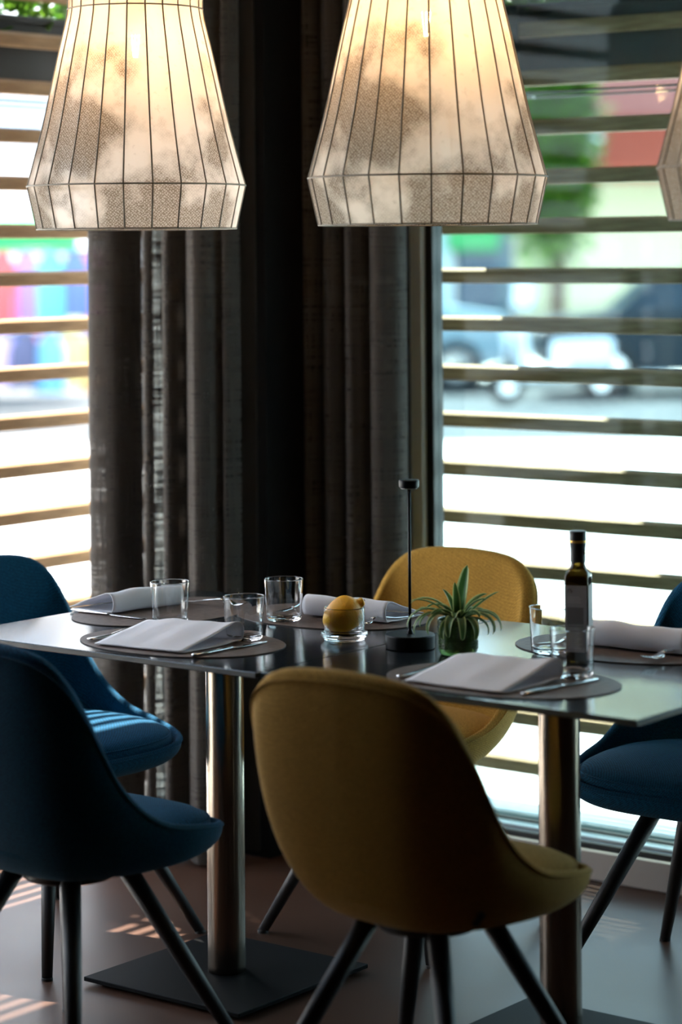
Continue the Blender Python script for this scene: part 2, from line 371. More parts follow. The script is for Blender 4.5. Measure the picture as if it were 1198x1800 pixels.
# ------------------------------------------------------------------ planters with hedge leaves
def leaf_mesh(l=0.05, w=0.034):
    pts = [(0, 0, 0), (w * .38, l * .25, .004), (w * .5, l * .5, .006), (w * .3, l * .8, .003), (0, l, -.004), (-w * .3, l * .8, .003), (-w * .5, l * .5, .006), (-w * .38, l * .25, .004), (0, l * .5, -.002)]
    fs = [(0, 1, 8), (1, 2, 8), (2, 3, 8), (3, 4, 8), (4, 5, 8), (5, 6, 8), (6, 7, 8), (7, 0, 8)]
    me = mesh('leaf', pts, fs); me.materials.append(M['leaf']); return me
LEAF = leaf_mesh()
def planter(label, along, ctr, ln, n_big, view_lo, view_hi):
    root = empty('planter_box', label, 'planter', ctr)
    d = 0.17
    bm = bmesh.new()
    if along == 'Y': dims = (-d, 0, -ln / 2, ln / 2)
    else: dims = (-ln / 2, ln / 2, 0, d)
    x0, x1, y0, y1 = dims; t = 0.008; h = 0.185
    box(bm, x0, x1, y0, y1, 0, t); box(bm, x0, x0 + t, y0, y1, t, h, bev=.002); box(bm, x1 - t, x1, y0, y1, t, h, bev=.002)
    box(bm, x0 + t, x1 - t, y0, y0 + t, t, h); box(bm, x0 + t, x1 - t, y1 - t, y1, t, h)
    obj('planter_wall', bm, M['planter'], root)
    bm = bmesh.new(); k = 0.012
    box(bm, x0 - k, x0 + t, y0 - k, y1 + k, h, h + 0.018, bev=.003); box(bm, x1 - t, x1 + k, y0 - k, y1 + k, h, h + 0.018, bev=.003)
    box(bm, x0 + t, x1 - t, y0 - k, y0 + t, h, h + 0.018, bev=.003); box(bm, x0 + t, x1 - t, y1 - t, y1 + k, h, h + 0.018, bev=.003)
    obj('planter_rim', bm, M['planter'], root)
    obj('soil', boxm(x0 + t, x1 - t, y0 + t, y1 - t, t, h - 0.02), M['soil'], root)
    # hanging straps and bracket rail below
    for s in (-0.36, 0.02, 0.3):
        if along == 'Y': p = [(0.004, s * ln, h + 0.02), (0.052, s * ln, h + 0.02), (0.052, s * ln, 0.04)]; b = boxm(0.053, 0.057, s * ln - 0.012, s * ln + 0.012, 0.03, h - 0.015)
        else: b = boxm(s * ln - 0.012, s * ln + 0.012, -0.057, -0.053, 0.03, h + 0.01)
        obj('strap', b, M['iron'], root)
    q = -0.032
    if along == 'Y': rail = [tube([(0.02, y0, q), (0.02, y1, q)], 0.0035, 6), tube([(-d + .01, y0, q), (-d + .01, y1, q)], 0.0035, 6)]
    else: rail = [tube([(x0, -0.02, q), (x1, -0.02, q)], 0.0035, 6), tube([(x0, d - .01, q), (x1, d - .01, q)], 0.0035, 6)]
    for me in rail: obj('bracket_rail', me, M['iron'], root)
    for s in (-0.4, -0.15, 0.1, 0.35):
        if along == 'Y': pts = [(0.02, s * ln, q), (-d / 2, s * ln + .05, q), (-d + .01, s * ln + 0.01, q)]
        else: pts = [(s * ln, -0.02, q), (s * ln + .05, d / 2, q), (s * ln + .01, d - .01, q)]
        obj('bracket_hook', tube(pts, 0.003, 6), M['iron'], root)
    def put(z_lo, z_hi, a_lo, a_hi):
        a = random.uniform(a_lo, a_hi); c = random.uniform(0.0, d); z = random.uniform(z_lo, z_hi)
        p = (-c, a, z) if along == 'Y' else (a, c, z)
        return p, (random.uniform(-1.2, 1.2), random.uniform(-1.2, 1.2), random.uniform(0, 6.28)), random.uniform(0.7, 1.5)
    for i in range(n_big):
        p, r_, s = put(h - 0.01, h + 0.17, view_lo, view_hi)
        o = obj('leaf', LEAF, None, root, p, r_); o.scale = (s, s, s)
    vs = []; fs = []
    for i in range(1500):
        p, r_, s = put(h - 0.005, h + 0.30, -ln / 2, ln / 2)
        mt = Matrix.Translation(p) @ Matrix.Rotation(r_[2], 4, 'Z') @ Matrix.Rotation(r_[0], 4, 'X') @ Matrix.Rotation(r_[1], 4, 'Y') @ Matrix.Scale(s * 0.8, 4)
        b0 = len(vs); vs += [mt @ v.co for v in LEAF.vertices]; fs += [tuple(b0 + q_ for q_ in f.vertices) for f in LEAF.polygons]
    obj('foliage', mesh('foliage', vs, fs), M['leaf'], root, kind='stuff')
    return root
planter('dark hanging planter with leafy green plants above the left slat screen', 'Y', (-1.790, 0.75, 1.993), 2.0, 90, 0.15, 0.75)
planter('dark hanging planter with leafy green plants between the centre and right lamps', 'X', (0.2, 1.842, 1.993), 2.2, 90, -0.85, 0.1)

# ------------------------------------------------------------------ curtains
def curtain(label, path, folds, amp, name='curtain', ztop=H - 0.02, zbot=0.012, seed=1, spread=(1.0, 1.0), nz=34, flare=0.0):
    rnd = random.Random(seed)
    NU = folds * 14 + 1; P = scurve([(*p, 0) for p in path], NU)
    amps = [amp * rnd.uniform(0.6, 1.25) for _ in range(folds + 2)]; off = [rnd.uniform(-.35, .35) for _ in range(folds + 2)]
    ph = [rnd.uniform(0, 6.28) for _ in range(folds + 2)]
    vs = []; fs = []
    for j in range(nz + 1):
        z = ztop + (zbot - ztop) * j / nz; s = 1.0 + flare * (j / nz)
        for i in range(NU):
            t = i / (NU - 1) * folds; k = int(min(t, folds - 1e-6))
            tt = P[min(i + 1, NU - 1)] - P[max(i - 1, 0)]; tt.normalize(); nrm = Vector((-tt.y, tt.x, 0))
            f = t - k; aa = amps[k] * (1 - f) + amps[k + 1] * f
            d = aa * math.sin(2 * PI * t + off[k] * math.sin(PI * f) + 0.25 * math.sin(z * 1.1 + ph[k] * 0.3)) * s
            q = P[0] + (P[i] - P[0]) * 1.0 + nrm * d + tt * (0.35 * aa * math.sin(4 * PI * t)) * s
            vs.append((q.x, q.y, z))
    for j in range(nz):
        for i in range(NU - 1):
            a = j * NU + i; fs.append((a, a + 1, a + NU + 1, a + NU))
    o = obj(name, mesh('curtain', vs, fs), M['curtain'], label=label, cat='curtain')
    return o
cl = curtain('dark taupe linen curtain gathered at the left window, light leaking through one fold',
        [(-1.460, 1.150), (-1.450, 1.085), (-1.425, 1.050), (-1.390, 1.045), (-1.358, 1.075), (-1.345, 1.135), (-1.310, 1.150), (-1.282, 1.135), (-1.268, 1.085), (-1.242, 1.065), (-1.223, 1.085), (-1.215, 1.125), (-1.198, 1.075), (-1.170, 1.055), (-1.150, 1.085), (-1.140, 1.125), (-1.118, 1.085), (-1.085, 1.060), (-1.060, 1.095), (-1.050, 1.145), (-1.035, 1.125), (-1.020, 1.175)], 9, 0.0035, seed=4, flare=0.6)
c2 = curtain('near-black linen curtain in the room corner, beside the grey window frame',
        [(-1.12, 1.47), (-1.10, 1.42), (-1.075, 1.405), (-1.053, 1.43), (-1.043, 1.465), (-1.02, 1.42), (-.995, 1.405), (-.975, 1.43), (-.965, 1.465), (-.945, 1.42), (-.918, 1.40), (-.90, 1.43), (-.892, 1.465),
         (-.872, 1.42), (-.846, 1.40), (-.828, 1.425), (-.818, 1.465), (-.80, 1.425), (-.772, 1.405), (-.745, 1.415), (-.728, 1.45), (-.735, 1.50)], 9, 0.003, seed=9)
M['light_blocker'] = mat('light_blocker_black', (.02, .018, .016), .95)  # unseen dark sheets added behind the curtains, leaving one fold to leak light
def light_blocker(parent, path):
    vs = []; n = len(path)
    for z in (H - .03, .02): vs += [(x, y, z) for x, y in path]
    for z in (H - .03, .02): vs += [(x, y + .003, z) for x, y in path]
    fs = []
    for k in (0, 2 * n):
        fs += [(k + i, k + i + 1, k + n + i + 1, k + n + i) for i in range(n - 1)]
    fs += [(0, n, 3 * n, 2 * n), (n - 1, 2 * n - 1, 4 * n - 1, 3 * n - 1)]
    obj('light_blocker', mesh('light_blocker', vs, fs, False), M['light_blocker'], parent)
light_blocker(cl, [(-1.472, 1.16), (-1.44, 1.165), (-1.355, 1.17)])
light_blocker(cl, [(-1.275, 1.185), (-1.24, 1.19), (-1.17, 1.20), (-1.08, 1.21), (-1.02, 1.235)])
light_blocker(c2, [(-1.10, 1.47), (-1.0, 1.475), (-.90, 1.48), (-.80, 1.49), (-.735, 1.51)])
struct('trim_2', boxm(-1.46, -0.95, 0.98, 1.22, H - 0.018, H - 0.001), M['gasket'])
struct('trim_3', boxm(-1.15, -0.70, 1.36, 1.49, H - 0.018, H - 0.001), M['gasket'])

# ------------------------------------------------------------------ chairs
RIM = [(0, .262, .436), (.09, .260, .437), (.168, .240, .442), (.220, .188, .451), (.245, .10, .465), (.249, .01, .484), (.246, -.06, .522),
       (.243, -.12, .580), (.238, -.165, .655), (.228, -.20, .720), (.207, -.228, .772), (.165, -.246, .806), (.10, -.258, .821), (0, -.263, .826)]
def chair_meshes():
    NT = 56
    half = scurve(RIM, NT)
    ring = half + [Vector((-p.x, p.y, p.z)) for p in reversed(half[1:-1])]
    n = len(ring)
    def outer(P, s):
        tall = min(1.0, max(0.0, (P.z - 0.44) / 0.386)); tall = tall * tall * (3 - 2 * tall)       # 0 front/side, 1 top of the back
        B = Vector((P.x * 0.30, P.y * 0.30, 0.380))
        wb = min(1.0, max(0.0, (.20 - P.y) / .34)); wb = wb * wb * (3 - 2 * wb); k1 = 0.82 - 0.12 * wb; C1 = Vector((P.x * k1, P.y * k1, 0.372))
        C2 = Vector((P.x * (1.0 - 0.02 * wb), P.y * (1.02 - 0.06 * wb), 0.406 + 0.008 * wb + 0.11 * tall))
        u = 1 - s
        return B * u ** 3 + C1 * 3 * u * u * s + C2 * 3 * u * s * s + P * s ** 3
    def inward(P, amt):
        c = Vector((0, 0.0, P.z)); d = c - P; d.z = 0
        if d.length > 1e-6: d.normalize()
        return d * amt
    def th(P):
        tall = max(0.0, min(1, (P.z - 0.44) / 0.2)); return 0.014 + 0.024 * tall
    rows = []
    for s in [i / 15 for i in range(16)]:
        rows.append([outer(P, s) for P in ring])
    # rounded lip
    for k in range(1, 6):
        a = PI * k / 6
        rows.append([P + inward(P, th(P) * (0.5 - 0.5 * math.cos(a))) + Vector((0, 0, 0.5 * th(P) * math.sin(a))) for P in ring])
    inner_top = [P + inward(P, th(P)) for P in ring]
    for k in range(0, 12):
        s = k / 11
        row = []
        for P, Q in zip(ring, inner_top):
            tall = max(0.0, (P.z - 0.46) / 0.376)
            C1 = Vector((Q.x * .98, Q.y + 0.035 * tall * 1.0, 0.435 + 0.17 * tall)); C2 = Vector((Q.x * .95, Q.y * .9 + .0 * tall, 0.405)); E_ = Vector((Q.x * .45, Q.y * .45, 0.40))
            u = 1 - s
            row.append(Q * u ** 3 + C1 * 3 * u * u * s + C2 * 3 * u * s * s + E_ * s ** 3)
        rows.append(row)
    vs = [v for row in rows for v in row]; fs = []
    for j in range(len(rows) - 1):
        for i in range(n): fs.append((j * n + i, j * n + (i + 1) % n, (j + 1) * n + (i + 1) % n, (j + 1) * n + i))
    fs.append(tuple(reversed(range(n)))); fs.append(tuple(range((len(rows) - 1) * n, len(rows) * n)))
    shell = mesh('shell', vs, fs); fixn(shell)
    # seam piping just outside the lip
    pip = tube([P + inward(P, -0.001) for P in ring] + [ring[0] + inward(ring[0], -0.001)], 0.0022, 6, cap=False)
    # cushion
    def sup(a, rx, ryf, ryb, e=3.3):
        c, s = math.cos(a), math.sin(a); e = 3.2 if s > 0 else 2.1; k = (abs(c) ** e + abs(s) ** e) ** (-1 / e); ry = ryf if s > 0 else ryb
        return Vector((rx * c * k, ry * s * k, 0))
    NC = 56; prof = [(0.62, .425), (0.90, .425), (0.97, .431), (1.0, .444), (0.993, .460), (0.965, .470), (0.90, .478), (0.75, .486), (0.5, .491), (0.25, .493)]
    vs = []; fs = []
    for (k, z) in prof:
        for i in range(NC):
            p = sup(2 * PI * i / NC, .228 * k, .250 * k, .185 * k); z_ = z - (0.006 * max(0, p.y / .22) ** 3 if z > .44 else 0)
            vs.append((p.x, p.y, z_))
    for j in range(len(prof) - 1):
        for i in range(NC): fs.append((j * NC + i, j * NC + (i + 1) % NC, (j + 1) * NC + (i + 1) % NC, (j + 1) * NC + i))
    fs.append(tuple(reversed(range(NC)))); fs.append(tuple(range((len(prof) - 1) * NC, len(prof) * NC)))
    cush = mesh('seat', vs, fs); fixn(cush)
    cp = tube([sup(2 * PI * i / 72, .2245, .2465, .1815) + Vector((0, 0, 0.463 - 0.006 * max(0, math.sin(2 * PI * i / 72)) ** 3)) for i in range(73)], 0.0022, 6, cap=False)
    return shell, pip, cush, cp
CH = {}
def make_chair(colour, label, loc, rz, group):
    root = empty('dining_chair', label, 'chair', loc, rz, group)
    if colour not in CH:
        ms = chair_meshes()
        for x in ms: x.materials.append(M[colour])
        leg = {}
        for sx in (1, -1):
            for sy in (1, -1):
                a = Vector((sx * .075, sy * .075, .374)); b = Vector((sx * .235, sy * .235, 0.004))
                me = tube([a, a.lerp(b, .5), b], [.0195, .0165, .0115], 16); me.materials.append(M['leg']); leg[(sx, sy)] = me
                f = lathe([(0.0, 0), (.0125, 0), (.0125, .006), (0, .006)], 14); f.materials.append(M['bracket']); leg[(sx, sy, 'f')] = f
        CH[colour] = (ms, leg)
    ms, leg = CH[colour]
    sh = obj('shell', ms[0], None, root); obj('piping', ms[1], None, sh)
    cu_ = obj('seat_cushion', ms[2], None, root); obj('piping', ms[3], None, cu_)
    obj('leg_bracket', lathe([(0, .362), (.086, .362), (.09, .366), (.09, .3805), (0, .3805)], 32), M['bracket'], root)
    for (sx, sy) in ((1, 1), (1, -1), (-1, 1), (-1, -1)):
        l_ = obj('leg', leg[(sx, sy)], None, root)
        obj('glide', leg[(sx, sy, 'f')], None, l_, (sx * .235, sy * .235, 0))
    return root
make_chair('blue', 'petrol-blue upholstered chair in the near left corner, back to the viewer', (-0.30, -0.20, 0), 0, 'blue upholstered dining chairs')
make_chair('blue', 'petrol-blue upholstered chair at the table end by the left window, sun stripes on seat', (-0.945, 0.41, 0), -PI / 2 - 0.05, 'blue upholstered dining chairs')
make_chair('yellow', 'mustard-yellow upholstered chair on the far side, behind the potted plant', (-0.35, 0.955, 0), PI, 'yellow upholstered dining chairs')
make_chair('yellow', 'mustard-yellow upholstered chair in the foreground, back to the viewer', (0.455, -0.08, 0), 0, 'yellow upholstered dining chairs')
make_chair('blue', 'petrol-blue upholstered chair at the right edge, behind the right table', (0.42, 0.965, 0), PI, 'blue upholstered dining chairs')
obj('label_tag', boxm(-0.006, 0.006, -0.0015, 0.0015, -0.016, 0.016), M['bracket'], [o for o in COL.objects if o.name == 'dining_chair.003'][0], (0.195, -0.125, 0.43), (0.5, 0.5, 0.6))

# ------------------------------------------------------------------ tables
def table(label, x0, x1, y0, y1):
    cx, cy = (x0 + x1) / 2, (y0 + y1) / 2; hx, hy = (x1 - x0) / 2, (y1 - y0) / 2
    root = empty('dining_table', label, 'table', (cx, cy, 0), 0, 'pedestal tables')
    t = obj('tabletop', boxm(-hx, hx, -hy, hy, .738, .75, bev=.0015), M['laminate'], root)
    t.data.materials.append(M['edge'])
    for p in t.data.polygons:
        if abs(p.normal.z) < 0.3: p.material_index = 1
    obj('mounting_plate', boxm(-.17, .17, -.17, .17, .731, .738), M['plate'], root)
    obj('column', lathe([(0, .016), (.0405, .016), (.0405, .731), (0, .731)], 64), M['steel'], root)
    for p in root.children[-1].data.polygons:
        if abs(p.normal.z) > .9: p.use_smooth = False
    bp = obj('base_plate', boxm(-.215, .215, -.215, .215, .008, .017, bev=.0012), M['plate'], root)
    for sx in (-1, 1):
        for sy in (-1, 1): obj('foot', lathe([(0, 0), (.014, 0), (.014, .008), (0, .008)], 16), M['bracket'], bp, (sx * .18, sy * .18, 0))
    return root
table('left dark square pedestal table, pushed against the other one, lemon bowl by its seam', -0.842, -0.001, 0.0, 0.802)
table('right dark square pedestal table, under the oil bottle and the plant', 0.001, 0.83, 0.010, 0.812)
TZ = 0.75

# ------------------------------------------------------------------ place settings
def mat_mesh():
    a, b, n, e = .233, .165, 96, 2.15
    top = []; 
    for i in range(n):
        t = 2 * PI * i / n; c, s = math.cos(t), math.sin(t); k = (abs(c) ** e + abs(s) ** e) ** (-1 / e)
        top.append(Vector((a * c * k, b * s * k, 0)))
    vs = []
    for (q, z) in ((1, 0), (1, .0016), (.996, .0022)): vs += [(p.x * q, p.y * q, z) for p in top]
    fs = []
    for j in range(2):
        for i in range(n): fs.append((j * n + i, j * n + (i + 1) % n, (j + 1) * n + (i + 1) % n, (j + 1) * n + i))
    fs.append(tuple(reversed(range(n)))); fs.append(tuple(range(2 * n, 3 * n)))
    me = mesh('placemat', vs, fs, False); me.materials.append(M['mat']); me.materials.append(M['matedge'])
    for p in me.polygons:
        if abs(p.normal.z) < .5: p.material_index = 1
    return me
MATM = mat_mesh()
def napkin_mesh(seed, H_=.040, D_=.19, W_=.25, flat=0.0):
    """linen folded over itself: teardrop section in y-z, extruded along x; the point is on the diner's side"""
    rnd = random.Random(seed); a, b, cc = rnd.uniform(0, 6), rnd.uniform(0, 6), rnd.uniform(-.01, .01)
    prof = [(-.5, .004), (-.40, .16 * H_), (-.15, .44 * H_), (.10, .72 * H_), (.27, .92 * H_), (.37, H_), (.45, .93 * H_), (.493, .68 * H_), (.497, .38 * H_), (.46, .13 * H_), (.36, .006), (.15, .003), (-.15, .0028), (-.44, .0025)]
    P = scurve([(0, y, z) for y, z in prof], 46)
    P = [Vector((0, p.y, max(p.z, .0022))) for p in P]
    NX = 22; th = .0022
    def pt(i, x, off):
        p = P[i]; q0, q1 = P[max(i - 1, 0)], P[min(i + 1, len(P) - 1)]
        t = Vector((0, (q1.y - q0.y) * D_, q1.z - q0.z)).normalized(); nn = Vector((0, -t.z, t.y))   # left of travel = outside (top first, going +y)
        w = .0018 * math.sin(x * 34 + a + p.y * 5) + .0012 * math.sin(x * 71 + b); w *= min(1, p.z / .02)
        sag = 1 - flat * (.5 - x / W_)
        return Vector((x + cc * p.y * 2 + .012 * p.y * (x / W_), p.y * D_, p.z * sag + w)) + nn * off
    vs = []; fs = []; n = len(P)
    for off in (th / 2 + .0008, -th / 2 + .0008):
        for j in range(NX + 1):
            x = -W_ / 2 + W_ * j / NX
            for i in range(n): vs.append(pt(i, x, off))
    S = (NX + 1) * n
    for j in range(NX):
        for i in range(n - 1):
            q = j * n + i; fs.append((q, q + 1, q + n + 1, q + n)); fs.append((S + q, S + q + n, S + q + n + 1, S + q + 1))
    for i in range(n - 1):
        for j in (0, NX):
            q = j * n + i; fs.append((q, q + 1, S + q + 1, S + q))
    for j in range(NX):
        for i in (0, n - 1):
            q = j * n + i; fs.append((q, q + n, S + q + n, S + q))
    for v in vs: v.z = max(v.z, 0.0003)
    me = mesh('napkin', vs, fs); fixn(me); me.materials.append(M['napkin']); return me

def fork_parts():
    def ribbon(sec):  # sec: list of (y, halfwidth, z, thick)
        vs = []; fs = []
        for (y, w, z, t) in sec: vs += [(-w, y, z), (w, y, z), (w * .8, y, z + t), (-w * .8, y, z + t)]
        for k in range(len(sec) - 1):
            a = 4 * k
            for q in range(4): fs.append((a + q, a + (q + 1) % 4, a + 4 + (q + 1) % 4, a + 4 + q))
        fs.append((3, 2, 1, 0)); e_ = 4 * (len(sec) - 1); fs.append((e_, e_ + 1, e_ + 2, e_ + 3))
        me = mesh('r', vs, fs, True); fixn(me); return me
    handle = ribbon([(-.105, .006, .001, .0025), (-.10, .0095, .001, .003), (-.08, .0095, .001, .003), (-.04, .006, .003, .003), (0, .0035, .009, .0035), (.03, .0032, .013, .0035), (.042, .005, .0105, .003)])
    head = ribbon([(.042, .005, .0105, .003), (.05, .011, .0075, .0022), (.06, .0125, .0052, .002), (.068, .0125, .0045, .002)])
    tines = [ribbon([(.067, .0016, .0045, .002), (.085, .0014, .006, .0016), (.10, .0012, .0105, .0014), (.107, .0006, .0135, .001)]) for _ in range(4)]
    for i, t in enumerate(tines):
        for v in t.vertices: v.co.x += (-.0105 + i * .007)
    for m_ in [handle, head] + tines: m_.materials.append(M['cutlery'])
    return handle, head, tines
FH, FHD, FT = fork_parts()
def fork(parent_loc, rz, label):
    r_ = empty('fork', label, 'fork', parent_loc, rz, 'forks at the place settings')
    obj('handle', FH, None, r_); h_ = obj('head', FHD, None, r_)
    for t in FT: obj('tine', t, None, h_)
    return r_
def knife_parts():
    vs = []; fs = []
    sec = [(-.115, .003, .001, .004), (-.112, .0062, .0005, .006), (-.07, .0072, .0005, .0068), (-.03, .0058, .001, .006), (-.005, .0045, .0015, .005), (.0, .0048, .0015, .005)]
    def rnd_(sec, seg=10):
        vs = []; fs = []
        for (y, w, z, t) in sec:
            for k in range(seg):
                a = 2 * PI * k / seg; vs.append((w * math.cos(a), y, z + t / 2 + t / 2 * math.sin(a)))
        for k in range(len(sec) - 1):
            for q in range(seg): fs.append((k * seg + q, k * seg + (q + 1) % seg, (k + 1) * seg + (q + 1) % seg, (k + 1) * seg + q))
        fs.append(tuple(range(seg))); fs.append(tuple(range((len(sec) - 1) * seg, len(sec) * seg)))
        me = mesh('k', vs, fs); fixn(me); me.materials.append(M['cutlery']); return me
    handle = rnd_(sec)
    blade = rnd_([(0, .0048, .0018, .004), (.012, .0075, .002, .002), (.05, .0088, .002, .0016), (.085, .0082, .002, .0015), (.10, .006, .002, .0014), (.108, .0015, .002, .001)], 8)
    return handle, blade
KH, KB = knife_parts()
def knife(loc, rz, label):
    r_ = empty('knife', label, 'knife', loc, rz, 'knives at the place settings')
    obj('handle', KH, None, r_); obj('blade', KB, None, r_); return r_

def setting(cx, cy, rz, names, nap_rot, fk=(-.135, -.01, -.15), kn=(.125, -.02, .0), nk=(0, -.03), seed=1, nh=.04, nd=.19, nw=.25, flat=0.0, nraise=0.0028):
    R_ = Matrix.Rotation(rz, 3, 'Z')
    def w(x, y, z): v = R_ @ Vector((x, y, 0)); return (cx + v.x, cy + v.y, z)
    o = obj('placemat', MATM, None, None, (cx, cy, TZ + .0002), (0, 0, rz), label='taupe leather oval placemat ' + names['mat'], cat='placemat', group='oval leather placemats')
    o = obj('napkin', napkin_mesh(seed, nh, nd, nw, flat), None, None, w(nk[0], nk[1], TZ + nraise), (0, 0, rz + nap_rot), label='white folded linen napkin ' + names['nap'], cat='napkin', group='folded white napkins')
    fork(w(fk[0], fk[1], TZ + .0045), rz + fk[2], 'polished steel fork ' + names['fork'])
    knife(w(kn[0], kn[1], TZ + .0026), rz + kn[2], 'polished steel knife ' + names['knife'])
setting(-0.355, 0.19, 0, dict(mat='at the near edge of the left table', nap='lying flat at the near edge of the left table', fork='with tines past the napkin nearest the left blue chair', knife='pointing at the tumbler on the near left placemat'),
        0.07, seed=1, fk=(-.150, -.005, -.08), kn=(.150, -.02, -.03), nk=(-.004, -.038), nh=.042, nw=.225, flat=.28)
setting(-0.672, 0.49, -PI / 2, dict(mat='at the window end of the left table', nap='rolled over at the window end of the left table', fork='behind the tumbler at the window end', knife='on the window-end placemat, handle over its left rim'),
        -0.17, seed=2, fk=(-.12, .03, .05), kn=(.125, -.05, .0), nk=(.005, -.105), nh=.046, nd=.145, nw=.205)
setting(-0.32, 0.645, PI, dict(mat='on the far side of the left table, behind the lemon bowl', nap='rolled over behind the lemon bowl', fork='curving beside the lemon bowl and the table lamp', knife='far side, between the tumbler and the lemon bowl'),
        0.03, seed=3, fk=(-.155, .02, .0), kn=(.13, -.03, .1), nk=(-.062, -.035), nh=.045, nd=.16, nw=.215)
setting(0.43, 0.197, 0, dict(mat='at the near edge of the right table', nap='lying flat behind the foreground yellow chair', fork='with tines past the napkin in front of the plant', knife='pointing at the tumbler in front of the bottle'),
        -0.04, seed=4, fk=(-.150, .0, -.12), kn=(.135, -.005, -.10), nk=(-.018, -.038), nh=.040, nw=.225, flat=.28)
setting(0.425, 0.640, PI, dict(mat='at the far right, behind the oil bottle', nap='rolled over at the right edge, behind the bottle', fork='at the right edge of the picture beside the rolled napkin', knife='between the bottle and the rolled napkin'),
        0.0, seed=5, fk=(-.135, .04, .0), kn=(.15, -.01, .05), nk=(-.045, -.04), nh=.050, nd=.16, nw=.235)

# ------------------------------------------------------------------ tumblers
TUM = lathe([(0, .0), (.034, .0), (.0375, .003), (.0385, .010), (.0425, .088), (.0428, .0895), (.0418, .0900), (.0408, .0885), (.0370, .012), (.034, .0085), (0, .0075)], 56)
TUM.materials.append(M['glass'])
def tumbler(p, label): return obj('tumbler', TUM, None, None, p, label=label, cat='glass', group='clear tumblers')
tumbler((-.553, .376, TZ + .0004), 'clear glass tumbler on the window-end placemat, before the rolled napkin')
tumbler((-.267, .283, TZ + .0030), 'clear glass tumbler on the near left placemat, past the knife tip')
tumbler((-.366, .535, TZ + .0030), 'clear glass tumbler by the dark curtain, left of the lemon bowl')
tumbler((.335, .508, TZ + .0030), 'clear glass tumbler just left of and behind the oil bottle')
tumbler((.518, .300, TZ + .0030), 'clear glass tumbler right in front of the oil bottle')

# ------------------------------------------------------------------ lemon in a glass bowl
bw = empty('glass_bowl', 'small clear glass bowl with a flared foot, holding the lemon', 'bowl', (-.103, .408, TZ + .0003))
obj('bowl_cup', lathe([(0, .016), (.034, .017), (.0385, .022), (.0400, .030), (.0405, .066), (.0412, .0675), (.0422, .066), (.0420, .030), (.0410, .020), (.036, .0145), (0, .0135)], 56), M['glass'], bw)
obj('bowl_foot', lathe([(0, .0), (.040, .0), (.0425, .002), (.0435, .006), (.0475, .0085), (.0492, .0125), (.0480, .017), (.0445, .0185), (.0425, .016), (.041, .0135), (0, .0130)], 56), M['glass'], bw)
lp = [(0, -.046), (.006, -.0445), (.017, -.040), (.028, -.030), (.0345, -.015), (.0362, .0), (.0345, .014), (.029, .026), (.020, .034), (.0125, .038), (.0098, .0415), (.0095, .047), (.007, .051), (.0, .0525)]
lemon = lathe([(p.x, p.z) for p in scurve([(r_, 0, z) for r_, z in lp], 34)][0:34], 40)
for v in lemon.vertices:
    v.co *= 1 + .035 * math.sin(v.co.x * 120 + 1) * math.sin(v.co.z * 90) + .02 * math.sin(v.co.y * 170)
lemon.materials.append(M['lemon'])
lm = obj('lemon', lemon, None, None, (-.103, .406, TZ + .0525), (0, 0, 0), label='yellow lemon with a knobbly tip resting in the glass bowl', cat='lemon')
# nub towards the camera's right, slightly up
nub = (Rv * .80 - Fv * .05 + Zv * .55).normalized(); lm.rotation_euler = nub.to_track_quat('Z', 'Y').to_euler()
obj('stem_scar', lathe([(0, 0), (.0022, .0003), (.0026, .001), (.0, .0014)], 12), M['leg'], lm, (0, 0, .0515))

# ------------------------------------------------------------------ cordless table lamp
tl_ = empty('table_lamp', 'slim black cordless table lamp with a small round head', 'lamp', (.070, .400, TZ + .0003), group=None)
obj('base', lathe([(0, 0), (.048, 0), (.0495, .0015), (.0500, .026), (.0490, .0285), (0, .0290)], 64), M['lampblack'], tl_)
obj('pole', tube([(0, 0, .029), (0, 0, .32)], .0031, 16), M['lampblack'], tl_)
obj('collar', lathe([(.0075, .029), (.006, .033), (.0035, .038), (.0031, .042)], 24), M['lampblack'], tl_)
hd = obj('lamp_head', lathe([(0, .322), (.0175, .322), (.0200, .3245), (.0205, .336), (.0195, .3385), (0, .3390)], 48), M['lampblack'], tl_)
obj('diffuser', lathe([(0, .3205), (.0165, .3205), (.0165, .3222), (0, .3222)], 32), M['sill'], hd)

# ------------------------------------------------------------------ potted spider plant
pp = empty('potted_plant', 'variegated spider plant in a small green studded pot beside the lamp', 'plant', (.192, .394, TZ + .0003))
pot = obj('pot', lathe([(0, 0), (.032, 0), (.0355, .002), (.0375, .007), (.0385, .010), (.0385, .030), (.0395, .032), (.0405, .060), (.0415, .064), (.0415, .069), (.0405, .0705), (.0385, .069), (.0370, .060), (.0350, .012), (0, .008)], 64), M['pot'], pp)
st = []
dm = lathe([(.0022, 0), (.0019, .0009), (.0010, .0016), (0, .0019)], 8)
for row, (z, rr_) in enumerate(((.014, .0385), (.020, .0385), (.026, .0385))):
    for i in range(36):
        a = 2 * PI * (i + .5 * (row % 2)) / 36
        b_ = bmesh.new(); b_.from_mesh(dm); b_.transform(Matrix.Translation((math.cos(a) * rr_, math.sin(a) * rr_, z)) @ Matrix.Rotation(a, 4, 'Z') @ Matrix.Rotation(PI / 2, 4, 'Y'))
        t_ = bpy.data.meshes.new('d'); b_.to_mesh(t_); b_.free(); st.append(t_)
for row, z in enumerate((.040, .047, .054)):
    for i in range(26):
        a = 2 * PI * (i + .5 * (row % 2)) / 26
        b_ = bmesh.new(); b_.from_mesh(dm); b_.transform(Matrix.Translation((math.cos(a) * .0398, math.sin(a) * .0398, z)) @ Matrix.Rotation(a, 4, 'Z') @ Matrix.Rotation(PI / 2, 4, 'Y'))
        t_ = bpy.data.meshes.new('d'); b_.to_mesh(t_); b_.free(); st.append(t_)
obj('studs', join_meshes('studs', st), M['pot'], pot, kind='stuff')
